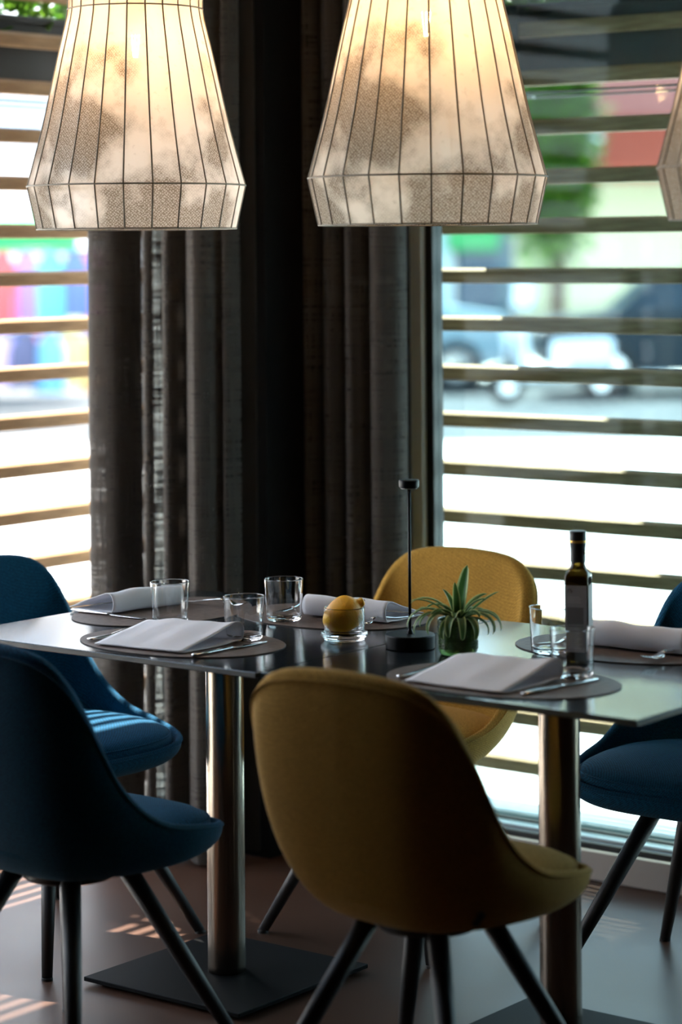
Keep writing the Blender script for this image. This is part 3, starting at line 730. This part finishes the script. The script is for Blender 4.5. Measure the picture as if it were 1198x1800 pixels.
obj('soil', lathe([(0, .050), (.034, .050), (.036, .056), (.02, .060), (0, .062)], 32), M['soil'], pp)
def spider_leaf(az, elev, length, width, droop, twist=0.0, base_r=.006, z0=.062):
    NS = 12; d = Vector((math.cos(az), math.sin(az), 0)); side = Vector((-math.sin(az), math.cos(az), 0))
    pts = []; p = d * base_r + Vector((0, 0, z0)); ang = elev; st_ = length / NS
    for i in range(NS + 1):
        pts.append((p.copy(), ang)); p = p + (d * math.cos(ang) + Vector((0, 0, 1)) * math.sin(ang)) * st_; ang -= droop / NS * (0.4 + 1.2 * i / NS)
    vs = []; uvs = []; fs = []
    for i, (p, ang) in enumerate(pts):
        t = i / NS; w = width * (0.45 + 1.0 * t - 0.1) * 1.0 if t < .45 else width * max(0.0, 1 - ((t - .45) / .55) ** 1.8) * 0.80
        w = width * (math.sin(PI * min(1, (t * .80 + .14))) ** 0.8) if t < .999 else width * .02
        nrm = (Vector((0, 0, 1)) * math.cos(ang) - d * math.sin(ang)); tw = twist * t
        sd_ = side * math.cos(tw) + nrm * math.sin(tw); up = nrm * math.cos(tw) - side * math.sin(tw)
        for q in (-1, -.5, 0, .5, 1):
            vs.append(p + sd_ * (w / 2 * q) + up * (abs(q) * w * .22)); uvs.append((q / 2 + .5, t))
    for i in range(NS):
        for q in range(4): fs.append((i * 5 + q, i * 5 + q + 1, i * 5 + 5 + q + 1, i * 5 + 5 + q))
    me = mesh('leaf', vs, fs); ul = me.uv_layers.new(name='UVMap')
    for lp_ in me.loops: ul.data[lp_.index].uv = uvs[lp_.vertex_index]
    me.materials.append(M['spider']); return me
# azimuths measured from the viewer's right (0) round towards the viewer (-90 deg)
AZ0 = YAW
LV = [(60, 80, .088, .018, .35, .2), (110, 85, .060, .013, .1, 0), (100, 75, .048, .012, .7, .3), (180, 62, .085, .013, 1.7, .1), (185, 50, .080, .012, 1.0, .1), (170, 35, .060, .013, .6, .3),
      (10, 45, .075, .011, .35, .2), (30, 60, .065, .012, .9, .3), (-10, 40, .080, .013, 2.3, .1), (-30, 42, .078, .014, 2.6, .0), (-60, 35, .070, .012, 2.9, 0), (-85, 38, .072, .012, 3.0, .1),
      (-110, 42, .070, .013, 2.9, 0), (-140, 45, .080, .012, 2.6, .1), (-160, 40, .090, .012, 2.4, 0), (-175, 45, .095, .012, 2.3, 0), (165, 40, .070, .012, 2.2, 0), (140, 55, .070, .012, 1.9, 0),
      (80, 50, .065, .012, 1.6, 0), (45, 45, .07, .012, 2.0, 0), (20, 38, .078, .011, 1.9, 0), (-45, 60, .050, .013, 1.9, .2), (-100, 62, .048, .014, 2.0, .2), (-150, 60, .055, .013, 1.9, .1),
      (0, 66, .055, .012, 1.0, .3), (125, 72, .060, .012, .8, .2), (200, 70, .045, .013, 1.2, .2), (-125, 28, .06, .011, 2.6, 0), (-70, 72, .034, .012, 1.2, .2), (-20, 30, .06, .010, 2.4, 0), (90, 40, .06, .012, 2.0, 0)]
for (az, el, ln, wd, dr, tw) in LV:
    obj('leaf', spider_leaf(AZ0 + math.radians(az), math.radians(el), ln * 1.32, wd * 1.4, dr * 1.2, tw), None, pp)

# ------------------------------------------------------------------ oil bottle (square section)
bt = empty('oil_bottle', 'dark square olive oil bottle with a grey paper label and black cap', 'bottle', (.432, .458, TZ + .0003), YAW + math.radians(-17))
def sq_ring(hw, rc, z, n=8):
    pts = []
    for cx_, cy_, a0 in ((1, 1, 0), (-1, 1, 90), (-1, -1, 180), (1, -1, 270)):
        for k in range(n + 1):
            a = math.radians(a0 + 90 * k / n); pts.append((cx_ * (hw - rc) + rc * math.cos(a), cy_ * (hw - rc) + rc * math.sin(a), z))
    return pts
def sq_loft(secs):
    rings = [sq_ring(*s) for s in secs]; n = len(rings[0]); vs = [v for r_ in rings for v in r_]; fs = []
    for j in range(len(rings) - 1):
        for i in range(n): fs.append((j * n + i, j * n + (i + 1) % n, (j + 1) * n + (i + 1) % n, (j + 1) * n + i))
    fs.append(tuple(reversed(range(n)))); fs.append(tuple(range((len(rings) - 1) * n, len(rings) * n)))
    me = mesh('b', vs, fs); fixn(me); return me
HB = .0232
obj('bottle_body', sq_loft([(HB * .9, .006, 0), (HB, .006, .003), (HB, .006, .165), (HB * .985, .008, .170), (HB * .90, .014, .175), (HB * .72, .0150, .180), (.0150, .0149, .184), (.0138, .0137, .190), (.0135, .0134, .196)]), M['bottle'], bt)
obj('oil', sq_loft([(HB * .86, .005, .004), (HB * .93, .005, .007), (HB * .93, .005, .162), (HB * .7, .012, .168)]), M['oil'], bt)
obj('neck_sleeve', lathe([(.0146, .193), (.0148, .200), (.0150, .220), (.0160, .228), (.0162, .231), (0, .231)], 40), M['capblack'], bt)
obj('gold_band', lathe([(.0163, .231), (.0166, .2315), (.0166, .2345), (.0163, .235)], 40), M['gold'], bt)
obj('cap', lathe([(.0160, .235), (.0162, .237), (.0162, .2515), (.0152, .2535), (0, .2540)], 40), M['capblack'], bt)
lb = obj('label', boxm(-HB + .002, HB - .002, -HB - .0009, -HB - .0003, .022, .150), M['paper'], bt)
lb2 = obj('label', boxm(HB + .0003, HB + .0009, -HB + .004, HB - .002, .022, .150), M['printl'], bt, label='pale side label')
yy = -HB - .0011
bmq = bmesh.new()
rl = random.Random(3)
for z in (.127, .1235, .120, .1165):
    box(bmq, -.017, -.017 + rl.uniform(.022, .032), yy, yy + .0003, z, z + .0014)
for k in range(9):
    z = .058 - k * .0036; box(bmq, -.016, -.016 + rl.uniform(.018, .030), yy, yy + .0003, z, z + .0012)
obj('print_lines', bmq, M['printl'], lb)
obj('print_panel', boxm(-.017, .015, yy, yy + .0003, .070, .108), M['print'], lb)
arch = []
obj('emblem', tube([(-.0165, yy, .136), (-.016, yy, .140), (-.0135, yy, .143), (-.011, yy, .143), (-.0085, yy, .140), (-.008, yy, .136)], .0013, 6), M['print'], lb)
obj('seal', lathe([(0, 0), (.0035, 0), (.0035, .0006), (0, .0006)], 16), M['gold'], bt, (.0150, -.004, .212), (0, PI / 2, 0))

# ------------------------------------------------------------------ pendant lamps
def shade_material():
    m = bpy.data.materials.new('shade_gauze'); m.use_nodes = True; b = BS(m); out = m.node_tree.nodes['Material Output']
    b.inputs['Roughness'].default_value = 0.9
    v = coords(m)
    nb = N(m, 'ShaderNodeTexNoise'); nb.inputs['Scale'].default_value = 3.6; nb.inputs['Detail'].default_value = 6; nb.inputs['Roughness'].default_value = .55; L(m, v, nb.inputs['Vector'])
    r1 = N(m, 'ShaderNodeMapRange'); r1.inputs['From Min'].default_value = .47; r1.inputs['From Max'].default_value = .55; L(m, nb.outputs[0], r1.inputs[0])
    def threads(ang):
        u_ = N(m, 'ShaderNodeUVMap'); mp_ = N(m, 'ShaderNodeMapping'); mp_.inputs['Rotation'].default_value = (0, 0, ang); L(m, u_.outputs[0], mp_.inputs[0])
        w = N(m, 'ShaderNodeTexWave'); w.bands_direction = 'X'; w.inputs['Scale'].default_value = 62; w.inputs['Distortion'].default_value = 7; w.inputs['Detail'].default_value = 4; w.inputs['Detail Scale'].default_value = 2.2
        L(m, mp_.outputs[0], w.inputs['Vector']); return w.outputs[1]
    t1, t2 = threads(.75), threads(-.85)
    mm = N(m, 'ShaderNodeMath', operation='MULTIPLY'); L(m, t1, mm.inputs[0]); L(m, t2, mm.inputs[1])
    r2 = N(m, 'ShaderNodeMapRange'); r2.inputs['From Min'].default_value = 0.0; r2.inputs['From Max'].default_value = .5; r2.inputs['To Min'].default_value = 1.0; r2.inputs['To Max'].default_value = .55; L(m, mm.outputs[0], r2.inputs[0])
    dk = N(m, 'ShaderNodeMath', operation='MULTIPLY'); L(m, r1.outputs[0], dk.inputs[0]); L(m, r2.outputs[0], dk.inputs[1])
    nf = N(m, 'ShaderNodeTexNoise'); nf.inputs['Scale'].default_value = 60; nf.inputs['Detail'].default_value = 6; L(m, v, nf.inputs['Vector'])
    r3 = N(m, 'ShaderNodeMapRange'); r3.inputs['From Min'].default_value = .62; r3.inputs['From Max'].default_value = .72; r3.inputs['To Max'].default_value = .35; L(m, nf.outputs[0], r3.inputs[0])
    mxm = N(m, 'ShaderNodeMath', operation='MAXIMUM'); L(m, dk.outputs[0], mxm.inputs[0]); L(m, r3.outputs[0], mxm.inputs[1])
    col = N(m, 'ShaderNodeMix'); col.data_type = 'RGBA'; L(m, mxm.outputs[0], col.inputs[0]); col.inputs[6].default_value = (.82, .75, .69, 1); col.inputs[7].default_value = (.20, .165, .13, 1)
    L(m, col.outputs[2], b.inputs['Base Color'])
    tl = N(m, 'ShaderNodeBsdfTranslucent'); L(m, col.outputs[2], tl.inputs[0])
    mx = N(m, 'ShaderNodeMixShader'); mx.inputs[0].default_value = .62; L(m, b.outputs[0], mx.inputs[1]); L(m, tl.outputs[0], mx.inputs[2])
    tp = N(m, 'ShaderNodeBsdfTransparent'); mx2 = N(m, 'ShaderNodeMixShader'); r4 = N(m, 'ShaderNodeMapRange'); r4.inputs['To Min'].default_value = .22; r4.inputs['To Max'].default_value = .02
    L(m, mxm.outputs[0], r4.inputs[0]); L(m, r4.outputs[0], mx2.inputs[0]); L(m, mx.outputs[0], mx2.inputs[1]); L(m, tp.outputs[0], mx2.inputs[2]); L(m, mx2.outputs[0], out.inputs[0])
    return m
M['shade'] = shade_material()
M['rib'] = mat('seam_thread', (0.30, 0.27, 0.23), 0.8)
M['filament'] = mat('filament', (1, .7, .3), .5); BS(M['filament']).inputs['Emission Color'].default_value = (1, .55, .18, 1); BS(M['filament']).inputs['Emission Strength'].default_value = 350
SP = [(.221, 1.602), (.2415, 1.697), (.231, 1.735), (.206, 1.83), (.186, 1.92), (.168, 2.00), (.155, 2.055), (.1495, 2.088), (.150, 2.12), (.1545, 2.17), (.150, 2.24), (.10, 2.31), (.055, 2.335)]
NR = 24
def shade_r(r, i, seg_per): # slight sag between ribs
    f = (i % seg_per) / seg_per; return r * (1 - .010 * math.sin(PI * f))
def pendant_meshes():
    lo = [(r, z) for r, z in SP]
    fine = [Vector((lo[0][0], 0, lo[0][1])), Vector((lo[1][0], 0, lo[1][1]))] + [p for p in scurve([(r, 0, z) for r, z in SP[1:]], 30)][1:]
    sp_ = 6; n = NR * sp_; vs = []; fs = []
    for p in fine:
        for i in range(n):
            a = 2 * PI * i / n; r = shade_r(p.x, i, sp_); vs.append((r * math.cos(a), r * math.sin(a), p.z))
    for j in range(len(fine) - 1):
        for i in range(n): fs.append((j * n + i, j * n + (i + 1) % n, (j + 1) * n + (i + 1) % n, (j + 1) * n + i))
    sh = mesh('shade', vs, fs); sh.materials.append(M['shade'])
    ul = sh.uv_layers.new(name='UVMap')
    for f in sh.polygons:
        wrap = (f.index % n) == n - 1
        for li in f.loop_indices:
            v = sh.loops[li].vertex_index; i = v % n; i = n if (wrap and i == 0) else i
            ul.data[li].uv = (i / n * 1.35, vs[v][2])
    rib = tube([(p.x + .0004, 0, p.z) for p in fine], .0019, 6); rib.materials.append(M['rib'])
    return sh, rib
SHM, RIBM = pendant_meshes()
def ring_m(r, t): 
    me = tube([(r * math.cos(2 * PI * i / 96), r * math.sin(2 * PI * i / 96), 0) for i in range(97)], t, 6, cap=False); me.materials.append(M['rib']); return me
R1, R2, R3 = ring_m(.2418, .0022), ring_m(.2212, .0018), ring_m(.1498, .0018)
def pendant(x, y, label, rot):
    root = empty('pendant_lamp', label, 'lamp', (x, y, 0), rot, 'pendant lamps over the tables')
    s_ = obj('shade', SHM, None, root)
    for i in range(NR): obj('rib', RIBM, None, s_, rot=(0, 0, 2 * PI * i / NR))
    obj('ring', R1, None, s_, (0, 0, 1.697)); obj('ring', R2, None, s_, (0, 0, 1.602)); obj('ring', R3, None, s_, (0, 0, 2.088))
    obj('cord', tube([(0, 0, 2.12), (0, 0, H - .03)], .0035, 8), M['lampblack'], root)
    obj('ceiling_rose', lathe([(0, H - .03), (.05, H - .03), (.055, H - .001), (0, H - .001)], 32), M['lampblack'], root)
    sk = obj('socket', lathe([(0, 2.060), (.019, 2.060), (.020, 2.065), (.020, 2.11), (.012, 2.12), (0, 2.12)], 24), M['lampblack'], root)
    bb = obj('bulb', lathe([(.0, 1.945), (.014, 1.949), (.026, 1.962), (.030, 1.980), (.027, 2.000), (.019, 2.025), (.0135, 2.045), (.0135, 2.060)], 28), M['drink'], root)
    for k in range(4):
        a = k * PI / 2 + .6; obj('filament', tube([(.004 * math.cos(a), .004 * math.sin(a), 1.983), (.0085 * math.cos(a), .0085 * math.sin(a), 2.032)], .0009, 6), M['filament'], bb)
    ld = bpy.data.lights.new('bulb_light', 'POINT'); ld.energy = 0.95; ld.color = (1, .64, .36); ld.shadow_soft_size = .02
    lo = bpy.data.objects.new('bulb_light', ld); COL.objects.link(lo); lo.parent = root; lo.location = (0, 0, 2.005)
    return root
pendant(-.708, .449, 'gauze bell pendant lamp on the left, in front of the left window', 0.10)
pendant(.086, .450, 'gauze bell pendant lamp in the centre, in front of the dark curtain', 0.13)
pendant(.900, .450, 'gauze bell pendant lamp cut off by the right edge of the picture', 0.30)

# ------------------------------------------------------------------ street outside (axes turned with the road)
def S(a, d, z=0.0):
    p = CAM + Fv * d + Rv * a; return (p.x, p.y, z)
GZ = -0.10
M['paving'] = mat('pale_paving', rough=.8); noise_col(M['paving'], (.50, .49, .47), (.62, .61, .58), 1.5, 6)
M['asphalt'] = mat('asphalt', rough=.85); noise_col(M['asphalt'], (.022, .027, .030), (.040, .046, .050), 3, 6)
g = obj('ground', boxm(-70, 70, 0, 6.2, GZ - .12, GZ - .02), M['paving'], None, S(0, 6.1), (0, 0, YAW), kind='structure'); 
struct_road = obj('road', boxm(-70, 70, 0, 10, GZ - .14, GZ - .06), M['asphalt'], None, S(0, 21), (0, 0, YAW), kind='structure')
obj('ground_base', boxm(-90, 90, 0, 110, GZ - .3, GZ - .15), M['paving'], None, S(0, 3), (0, 0, YAW), kind='structure')
obj('pavement_near', boxm(-70, 70, 0, 8.7, GZ - .14, GZ), M['paving'], None, S(0, 12.3), (0, 0, YAW), kind='structure')
obj('pavement_far', boxm(-70, 70, 0, 40, GZ - .14, GZ), M['paving'], None, S(0, 31), (0, 0, YAW), kind='structure')
kerb = obj('kerb', boxm(-70, 70, -.15, 0, GZ - .14, GZ + .02, bev=.01), M['sill'], None, S(0, 31), (0, 0, YAW), kind='structure')

def facade(label, a0, a1, d, h, col, wins, wcol, extra=None, cat='building', depth=6):
    root = empty('building', label, cat, S((a0 + a1) / 2, d, GZ), YAW)
    w = (a1 - a0) / 2
    wm = mat('facade_paint', col, .8); gm = mat('facade_glass', wcol, .25)
    obj('wall', boxm(-w, w, 0, depth, 0, h), wm, root)
    obj('roof', boxm(-w - .2, w + .2, -.3, depth, h, h + .3), mat('roof', (.25, .12, .08), .8), root)
    for (x, z, ww, hh) in wins:
        f = obj('window', boxm(x - ww / 2 - .08, x + ww / 2 + .08, -.06, 0.02, z - .08, z + hh + .08), M['sill'], root)
        obj('pane', boxm(x - ww / 2, x + ww / 2, -.075, -.055, z, z + hh), gm, f)
    return root
# left view: pale building, parasol and colourful market stalls
facade('pale plastered building far behind the left slats', -22, -1.5, 44, 11, (.72, .71, .70), [(x, z, 1.1, 1.6) for x in (-9, -6, -3, 0, 3, 6, 9) for z in (3.4, 6.6)], (.25, .33, .42))
cols = [('blue', (.03, .12, .55)), ('sky blue', (.10, .45, .80)), ('purple', (.30, .16, .55)), ('lilac', (.55, .42, .80)), ('white', (.80, .82, .90)), ('pink', (.80, .20, .42)), ('yellow', (.80, .68, .20)),
        ('turquoise', (.05, .50, .55)), ('navy', (.02, .04, .16)), ('red', (.60, .04, .05)), ('pale green', (.45, .68, .40)), ('orange', (.80, .38, .12))]
CM = {c: mat(c.replace(' ', '_') + '_cloth', tuple(x * .55 + .05 for x in v), .85) for c, v in cols}
def garment_mesh(w, h, seed):
    rnd = random.Random(seed); NX, NZ = 14, 8; vs = []; fs = []; a = rnd.uniform(0, 6)
    for side in (0, 1):
        for j in range(NZ + 1):
            t = j / NZ; ww = w * (.45 + .55 * min(1, t * 4)) * (1 + .1 * t)
            for i in range(NX + 1):
                x = (i / NX - .5) * ww; y = .03 * math.sin(x * 38 / w * .5 + a) * t + (.045 if side else -.045) * math.sin(PI * i / NX)
                vs.append((x, y, -h * t))
    S_ = (NX + 1) * (NZ + 1)
    for j in range(NZ):
        for i in range(NX):
            q = j * (NX + 1) + i; fs.append((q, q + 1, q + NX + 2, q + NX + 1)); fs.append((S_ + q, S_ + q + NX + 1, S_ + q + NX + 2, S_ + q + 1))
    me = mesh('garment', vs, fs); return me
def stall(a0, d, n, seed, label, sp=.235):
    root = empty('clothes_rack', label, 'rack', S(a0, d, GZ), YAW)
    ln = n * sp
    obj('rail', tube([(-ln / 2, 0, 1.66), (ln / 2, 0, 1.66)], .02, 8), M['iron'], root)
    obj('rail', tube([(-ln / 2, -.1, .86), (ln / 2, -.1, .86)], .02, 8), M['iron'], root)
    for s in (-1, 1):
        obj('upright', tube([(s * ln / 2, 0, 0), (s * ln / 2, 0, 1.66)], .022, 8), M['iron'], root)
        obj('foot', tube([(s * ln / 2, -.35, .02), (s * ln / 2, .35, .02)], .02, 8), M['iron'], root)
    rnd = random.Random(seed)
    for row, (zz, hh, yy_) in enumerate(((1.65, .74, 0), (.85, .58, -.1))):
        for i in range(n):
            c, v = cols[(i * 5 + row * 30 + seed * 4) % len(cols)]
            a = a0 - ln / 2 + (i + .5) * sp
            p = CAM + Fv * (d + yy_) + Rv * a
            me = garment_mesh(.30, hh * rnd.uniform(.85, 1.0), seed * 50 + i + row * 20)
            obj('hanging_garment', me, CM[c], None, (p.x, p.y, GZ + zz), (0, 0, YAW + rnd.uniform(-.3, .3)), label=f'{c} garment hanging on the {"upper" if row == 0 else "lower"} rail of the ' + ('nearer' if d < 25 else 'farther') + ' street rack', cat='garment', group='colourful garments hanging outside the left window')
stall(-2.95, 24.0, 6, 1, 'street clothes rack full of colourful garments, seen through the left slats')
stall(-3.25, 26.2, 6, 2, 'second clothes rack behind the first, seen through the left slats')
def parasol(a, d, r, z, col, label):
    root = empty('parasol', label, 'parasol', S(a, d, GZ), YAW)
    obj('pole', tube([(0, 0, 0), (0, 0, z + .5)], .025, 8), M['iron'], root)
    obj('canopy', lathe([(0, z + .5), (r * .5, z + .28), (r, z), (r, z - .18), (r * .99, z - .18), (r * .98, z - .01), (r * .5, z + .26), (0, z + .47)], 16), mat('canopy_cloth', col, .8), root)
    obj('base', lathe([(0, 0), (.28, 0), (.26, .09), (0, .1)], 20), M['iron'], root)
parasol(-4.35, 28.6, 1.3, 1.86, (.01, .30, .08), 'bright green parasol above the clothes racks')
# right view: shopfront, cream building with red awning, tree, cars and scooters
fb = facade('cream building with a pink upper wall and red awning behind the right slats', 3.05, 22, 44, 9.5, (.62, .56, .36), [(x, 6.2, 1.1, 1.6) for x in (-6, -3, 0, 3, 6)], (.2, .3, .4))
obj('upper_wall', boxm(-8.0, 9.3, -.05, .0, 3.25, 5.9), mat('pink_plaster', (.24, .08, .07), .8), fb, label='pink band of wall')
ab = bmesh.new(); vs_ = [ab.verts.new(c) for c in ((-8.6, -.06, 4.0), (9.4, -.06, 4.0), (9.4, -1.4, 3.05), (-8.6, -1.4, 3.05), (-8.6, -1.4, 2.8), (9.4, -1.4, 2.8))]
ab.faces.new(vs_[0:4]); ab.faces.new((vs_[3], vs_[2], vs_[5], vs_[4])); obj('awning', ab, mat('red_awning', (.26, .035, .012), .8), fb, label='red awning')
obj('sign', boxm(-8.7, -8.0, -1.5, -1.42, 3.3, 3.9), M['napkin'], fb, label='small white sign')
fs_ = facade('grey shopfront with tall pale panels and a green sign, behind the right slats', -1.4, 3.0, 43, 5.0, (.07, .10, .12), [(x, .4, .42, 3.0) for x in (-1.3, -.75, -.2, .35, .9)], (.30, .38, .40))
obj('shop_sign', boxm(1.05, 1.95, -.25, -.12, 1.62, 2.05, bev=.03), mat('green_sign', (.02, .22, .06), .5), fs_, label='blank green sign')
obj('door_leaf', boxm(1.2, 1.9, -.05, .02, .1, 1.5), mat('dark_door', (.03, .05, .08), .4), fs_)
def tree(a, d, h, r, label, seed):
    root = empty('street_tree', label, 'tree', S(a, d, GZ), 0); rnd = random.Random(seed)
    obj('trunk', tube([(0, 0, 0), (.05, 0, h * .3), (.0, .05, h * .6), (0, 0, h * .85)], [.14, .12, .09, .04], 10), mat('bark', (.10, .07, .05), .9), root)
    for i in range(5):
        a_ = i * 1.26; obj('branch', tube([(0, 0, h * .45), (math.cos(a_) * r * .3, math.sin(a_) * r * .3, h * .6), (math.cos(a_) * r * .6, math.sin(a_) * r * .6, h * .78)], [.06, .045, .02], 8), mat('bark', (.10, .07, .05), .9), root)
    vs = []; fs = []
    for i in range(2000):
        u = Vector((rnd.gauss(0, 1), rnd.gauss(0, 1), rnd.gauss(0, 1))).normalized() * (rnd.random() ** .4)
        p = Vector((u.x * r, u.y * r, h * .72 + u.z * h * .42))
        mt = Matrix.Translation(p) @ Matrix.Rotation(rnd.uniform(0, 6), 4, 'Z') @ Matrix.Rotation(rnd.uniform(-1, 1), 4, 'X') @ Matrix.Scale(rnd.uniform(4, 7), 4)
        b0 = len(vs); vs += [mt @ v.co for v in LEAF.vertices]; fs += [tuple(b0 + q for q in f.vertices) for f in LEAF.polygons]
    obj('foliage', mesh('foliage', vs, fs), M['leaf'], root, kind='stuff')
tree(2.95, 34, 4.4, .58, 'bright green street tree behind the right slats, left of the pink wall', 3)

def car(a, d, col, label, flip=1, ln=4.2, wd=1.75, ht=1.45, name='car'):
    root = empty(name, label, 'car', S(a, d, GZ - .06), YAW if flip > 0 else YAW + PI)
    body = [(-.5, .28), (-.498, .50), (-.47, .60), (-.33, .66), (-.22, .69), (.28, .68), (.40, .63), (.48, .55), (.5, .42), (.495, .26), (.38, .20), (-.38, .20)]
    cab = [(-.30, .64), (-.19, .93), (-.08, 1.0), (.12, .995), (.25, .90), (.36, .66)]
    def ext(prof, w, inset_top=0.0, zmax=1.0):
        n = len(prof); vs = []; 
        for s in (-1, 1):
            for (x, z) in prof:
                k = 1 - inset_top * max(0, (z - .62) / .38); vs.append((x * ln, s * w / 2 * k, z * ht))
        fs = [(i, (i + 1) % n, n + (i + 1) % n, n + i) for i in range(n)] + [tuple(reversed(range(n))), tuple(range(n, 2 * n))]
        me = mesh('c', vs, fs, False); b = bmesh.new(); b.from_mesh(me); bmesh.ops.recalc_face_normals(b, faces=b.faces)
        bmesh.ops.bevel(b, geom=list(b.edges), offset=.03, segments=2, affect='EDGES'); b.to_mesh(me); b.free(); return me
    pm = mat('car_paint', col, .35, Specular_IOR_Level=.3)
    gm = mat('car_glass', (.01, .02, .03), .15, Specular_IOR_Level=.3)
    obj('body', ext(body, wd), pm, root); obj('cabin', ext(cab, wd * .93, .25), pm, root)
    for s in (-1, 1):
        wv = [(-.25, .67), (-.17, .90), (-.01, .955), (-.01, .67)], [(.01, .67), (.01, .955), (.12, .95), (.22, .87), (.30, .67)]
        for pr in wv:
            vs = []
            for off in (0, .02):
                for (x, z) in pr:
                    k = 1 - .25 * max(0, (z - .62) / .38); vs.append((x * ln, s * (wd * .93 / 2 * k + off), z * ht))
            n = len(pr); me = mesh('w', vs, [tuple(range(n)), tuple(range(n, 2 * n))] + [(i, (i + 1) % n, n + (i + 1) % n, n + i) for i in range(n)], False); fixn(me)
            obj('side_window', me, gm, root)
    for x in (-.31, .31):
        for s in (-1, 1):
            w_ = obj('wheel', lathe([(0, -.1), (.30, -.1), (.32, -.06), (.32, .06), (.30, .1), (0, .1)], 28), mat('tyre', (.015, .015, .015), .8), root, (x * ln, s * (wd / 2 - .07), .32), (PI / 2, 0, 0))
            obj('rim', lathe([(0, -.11), (.17, -.105), (.19, -.09), (.19, .09), (.17, .105), (0, .11)], 20), M['cutlery'], w_)
    for s in (-1, 1):
        obj('headlight', boxm(-.497 * ln - .01, -.47 * ln, s * wd * .36 - .15, s * wd * .36 + .15, .47 * ht, .55 * ht, bev=.02), M['sill'], root)
        obj('tail_light', boxm(.47 * ln, .497 * ln + .01, s * wd * .38 - .12, s * wd * .38 + .12, .47 * ht, .57 * ht, bev=.02), mat('tail_light', (.4, .02, .02), .3), root)
    return root
car(4.35, 28.8, (.003, .012, .020), 'dark blue car parked in the street, behind the right slats')
car(.15, 30.0, (.22, .30, .34), 'pale grey car parked left of the dark one, behind the right slats', -1, 3.9, 1.7, 1.5)
def scooter(a, d, col, label):
    root = empty('motor_scooter', label, 'scooter', S(a, d, GZ - .06), YAW + .5)
    pm = mat('scooter_paint', col, .3)
    for x in (-.62, .62):
        w_ = obj('wheel', lathe([(.13, -.05), (.21, -.05), (.235, 0), (.21, .05), (.13, .05)], 24, closed=True), M['lampblack'], root, (x, 0, .235), (PI / 2, 0, 0))
        obj('rim', lathe([(0, -.03), (.13, -.04), (.13, .04), (0, .03)], 16), M['cutlery'], w_)
    bm = bmesh.new(); box(bm, .05, .75, -.17, .17, .35, .72, bev=.09, seg=3); obj('rear_body', bm, pm, root)
    obj('footboard', boxm(-.35, .15, -.16, .16, .26, .33, bev=.02), pm, root)
    fsd = boxm(-.46, -.36, -.22, .22, .30, .95, bev=.04, seg=2); obj('leg_shield', fsd, pm, root, rot=(0, -.12, 0))
    obj('seat', boxm(.05, .72, -.14, .14, .72, .82, bev=.04, seg=2), M['lampblack'], root)
    obj('handlebar', tube([(-.40, -.33, 1.02), (-.46, -.1, 1.04), (-.46, .1, 1.04), (-.40, .33, 1.02)], .018, 8), M['iron'], root)
    obj('steering_column', tube([(-.62, 0, .3), (-.46, 0, 1.03)], .03, 8), M['iron'], root)
    obj('windscreen', boxm(-.50, -.48, -.20, .20, 1.0, 1.38, bev=.008), mat('milky_screen', (.7, .78, .82), .2), root, rot=(0, .08, 0))
scooter(2.35, 27.4, (.75, .80, .85), 'white motor scooter with a tall screen, just left of the dark car')
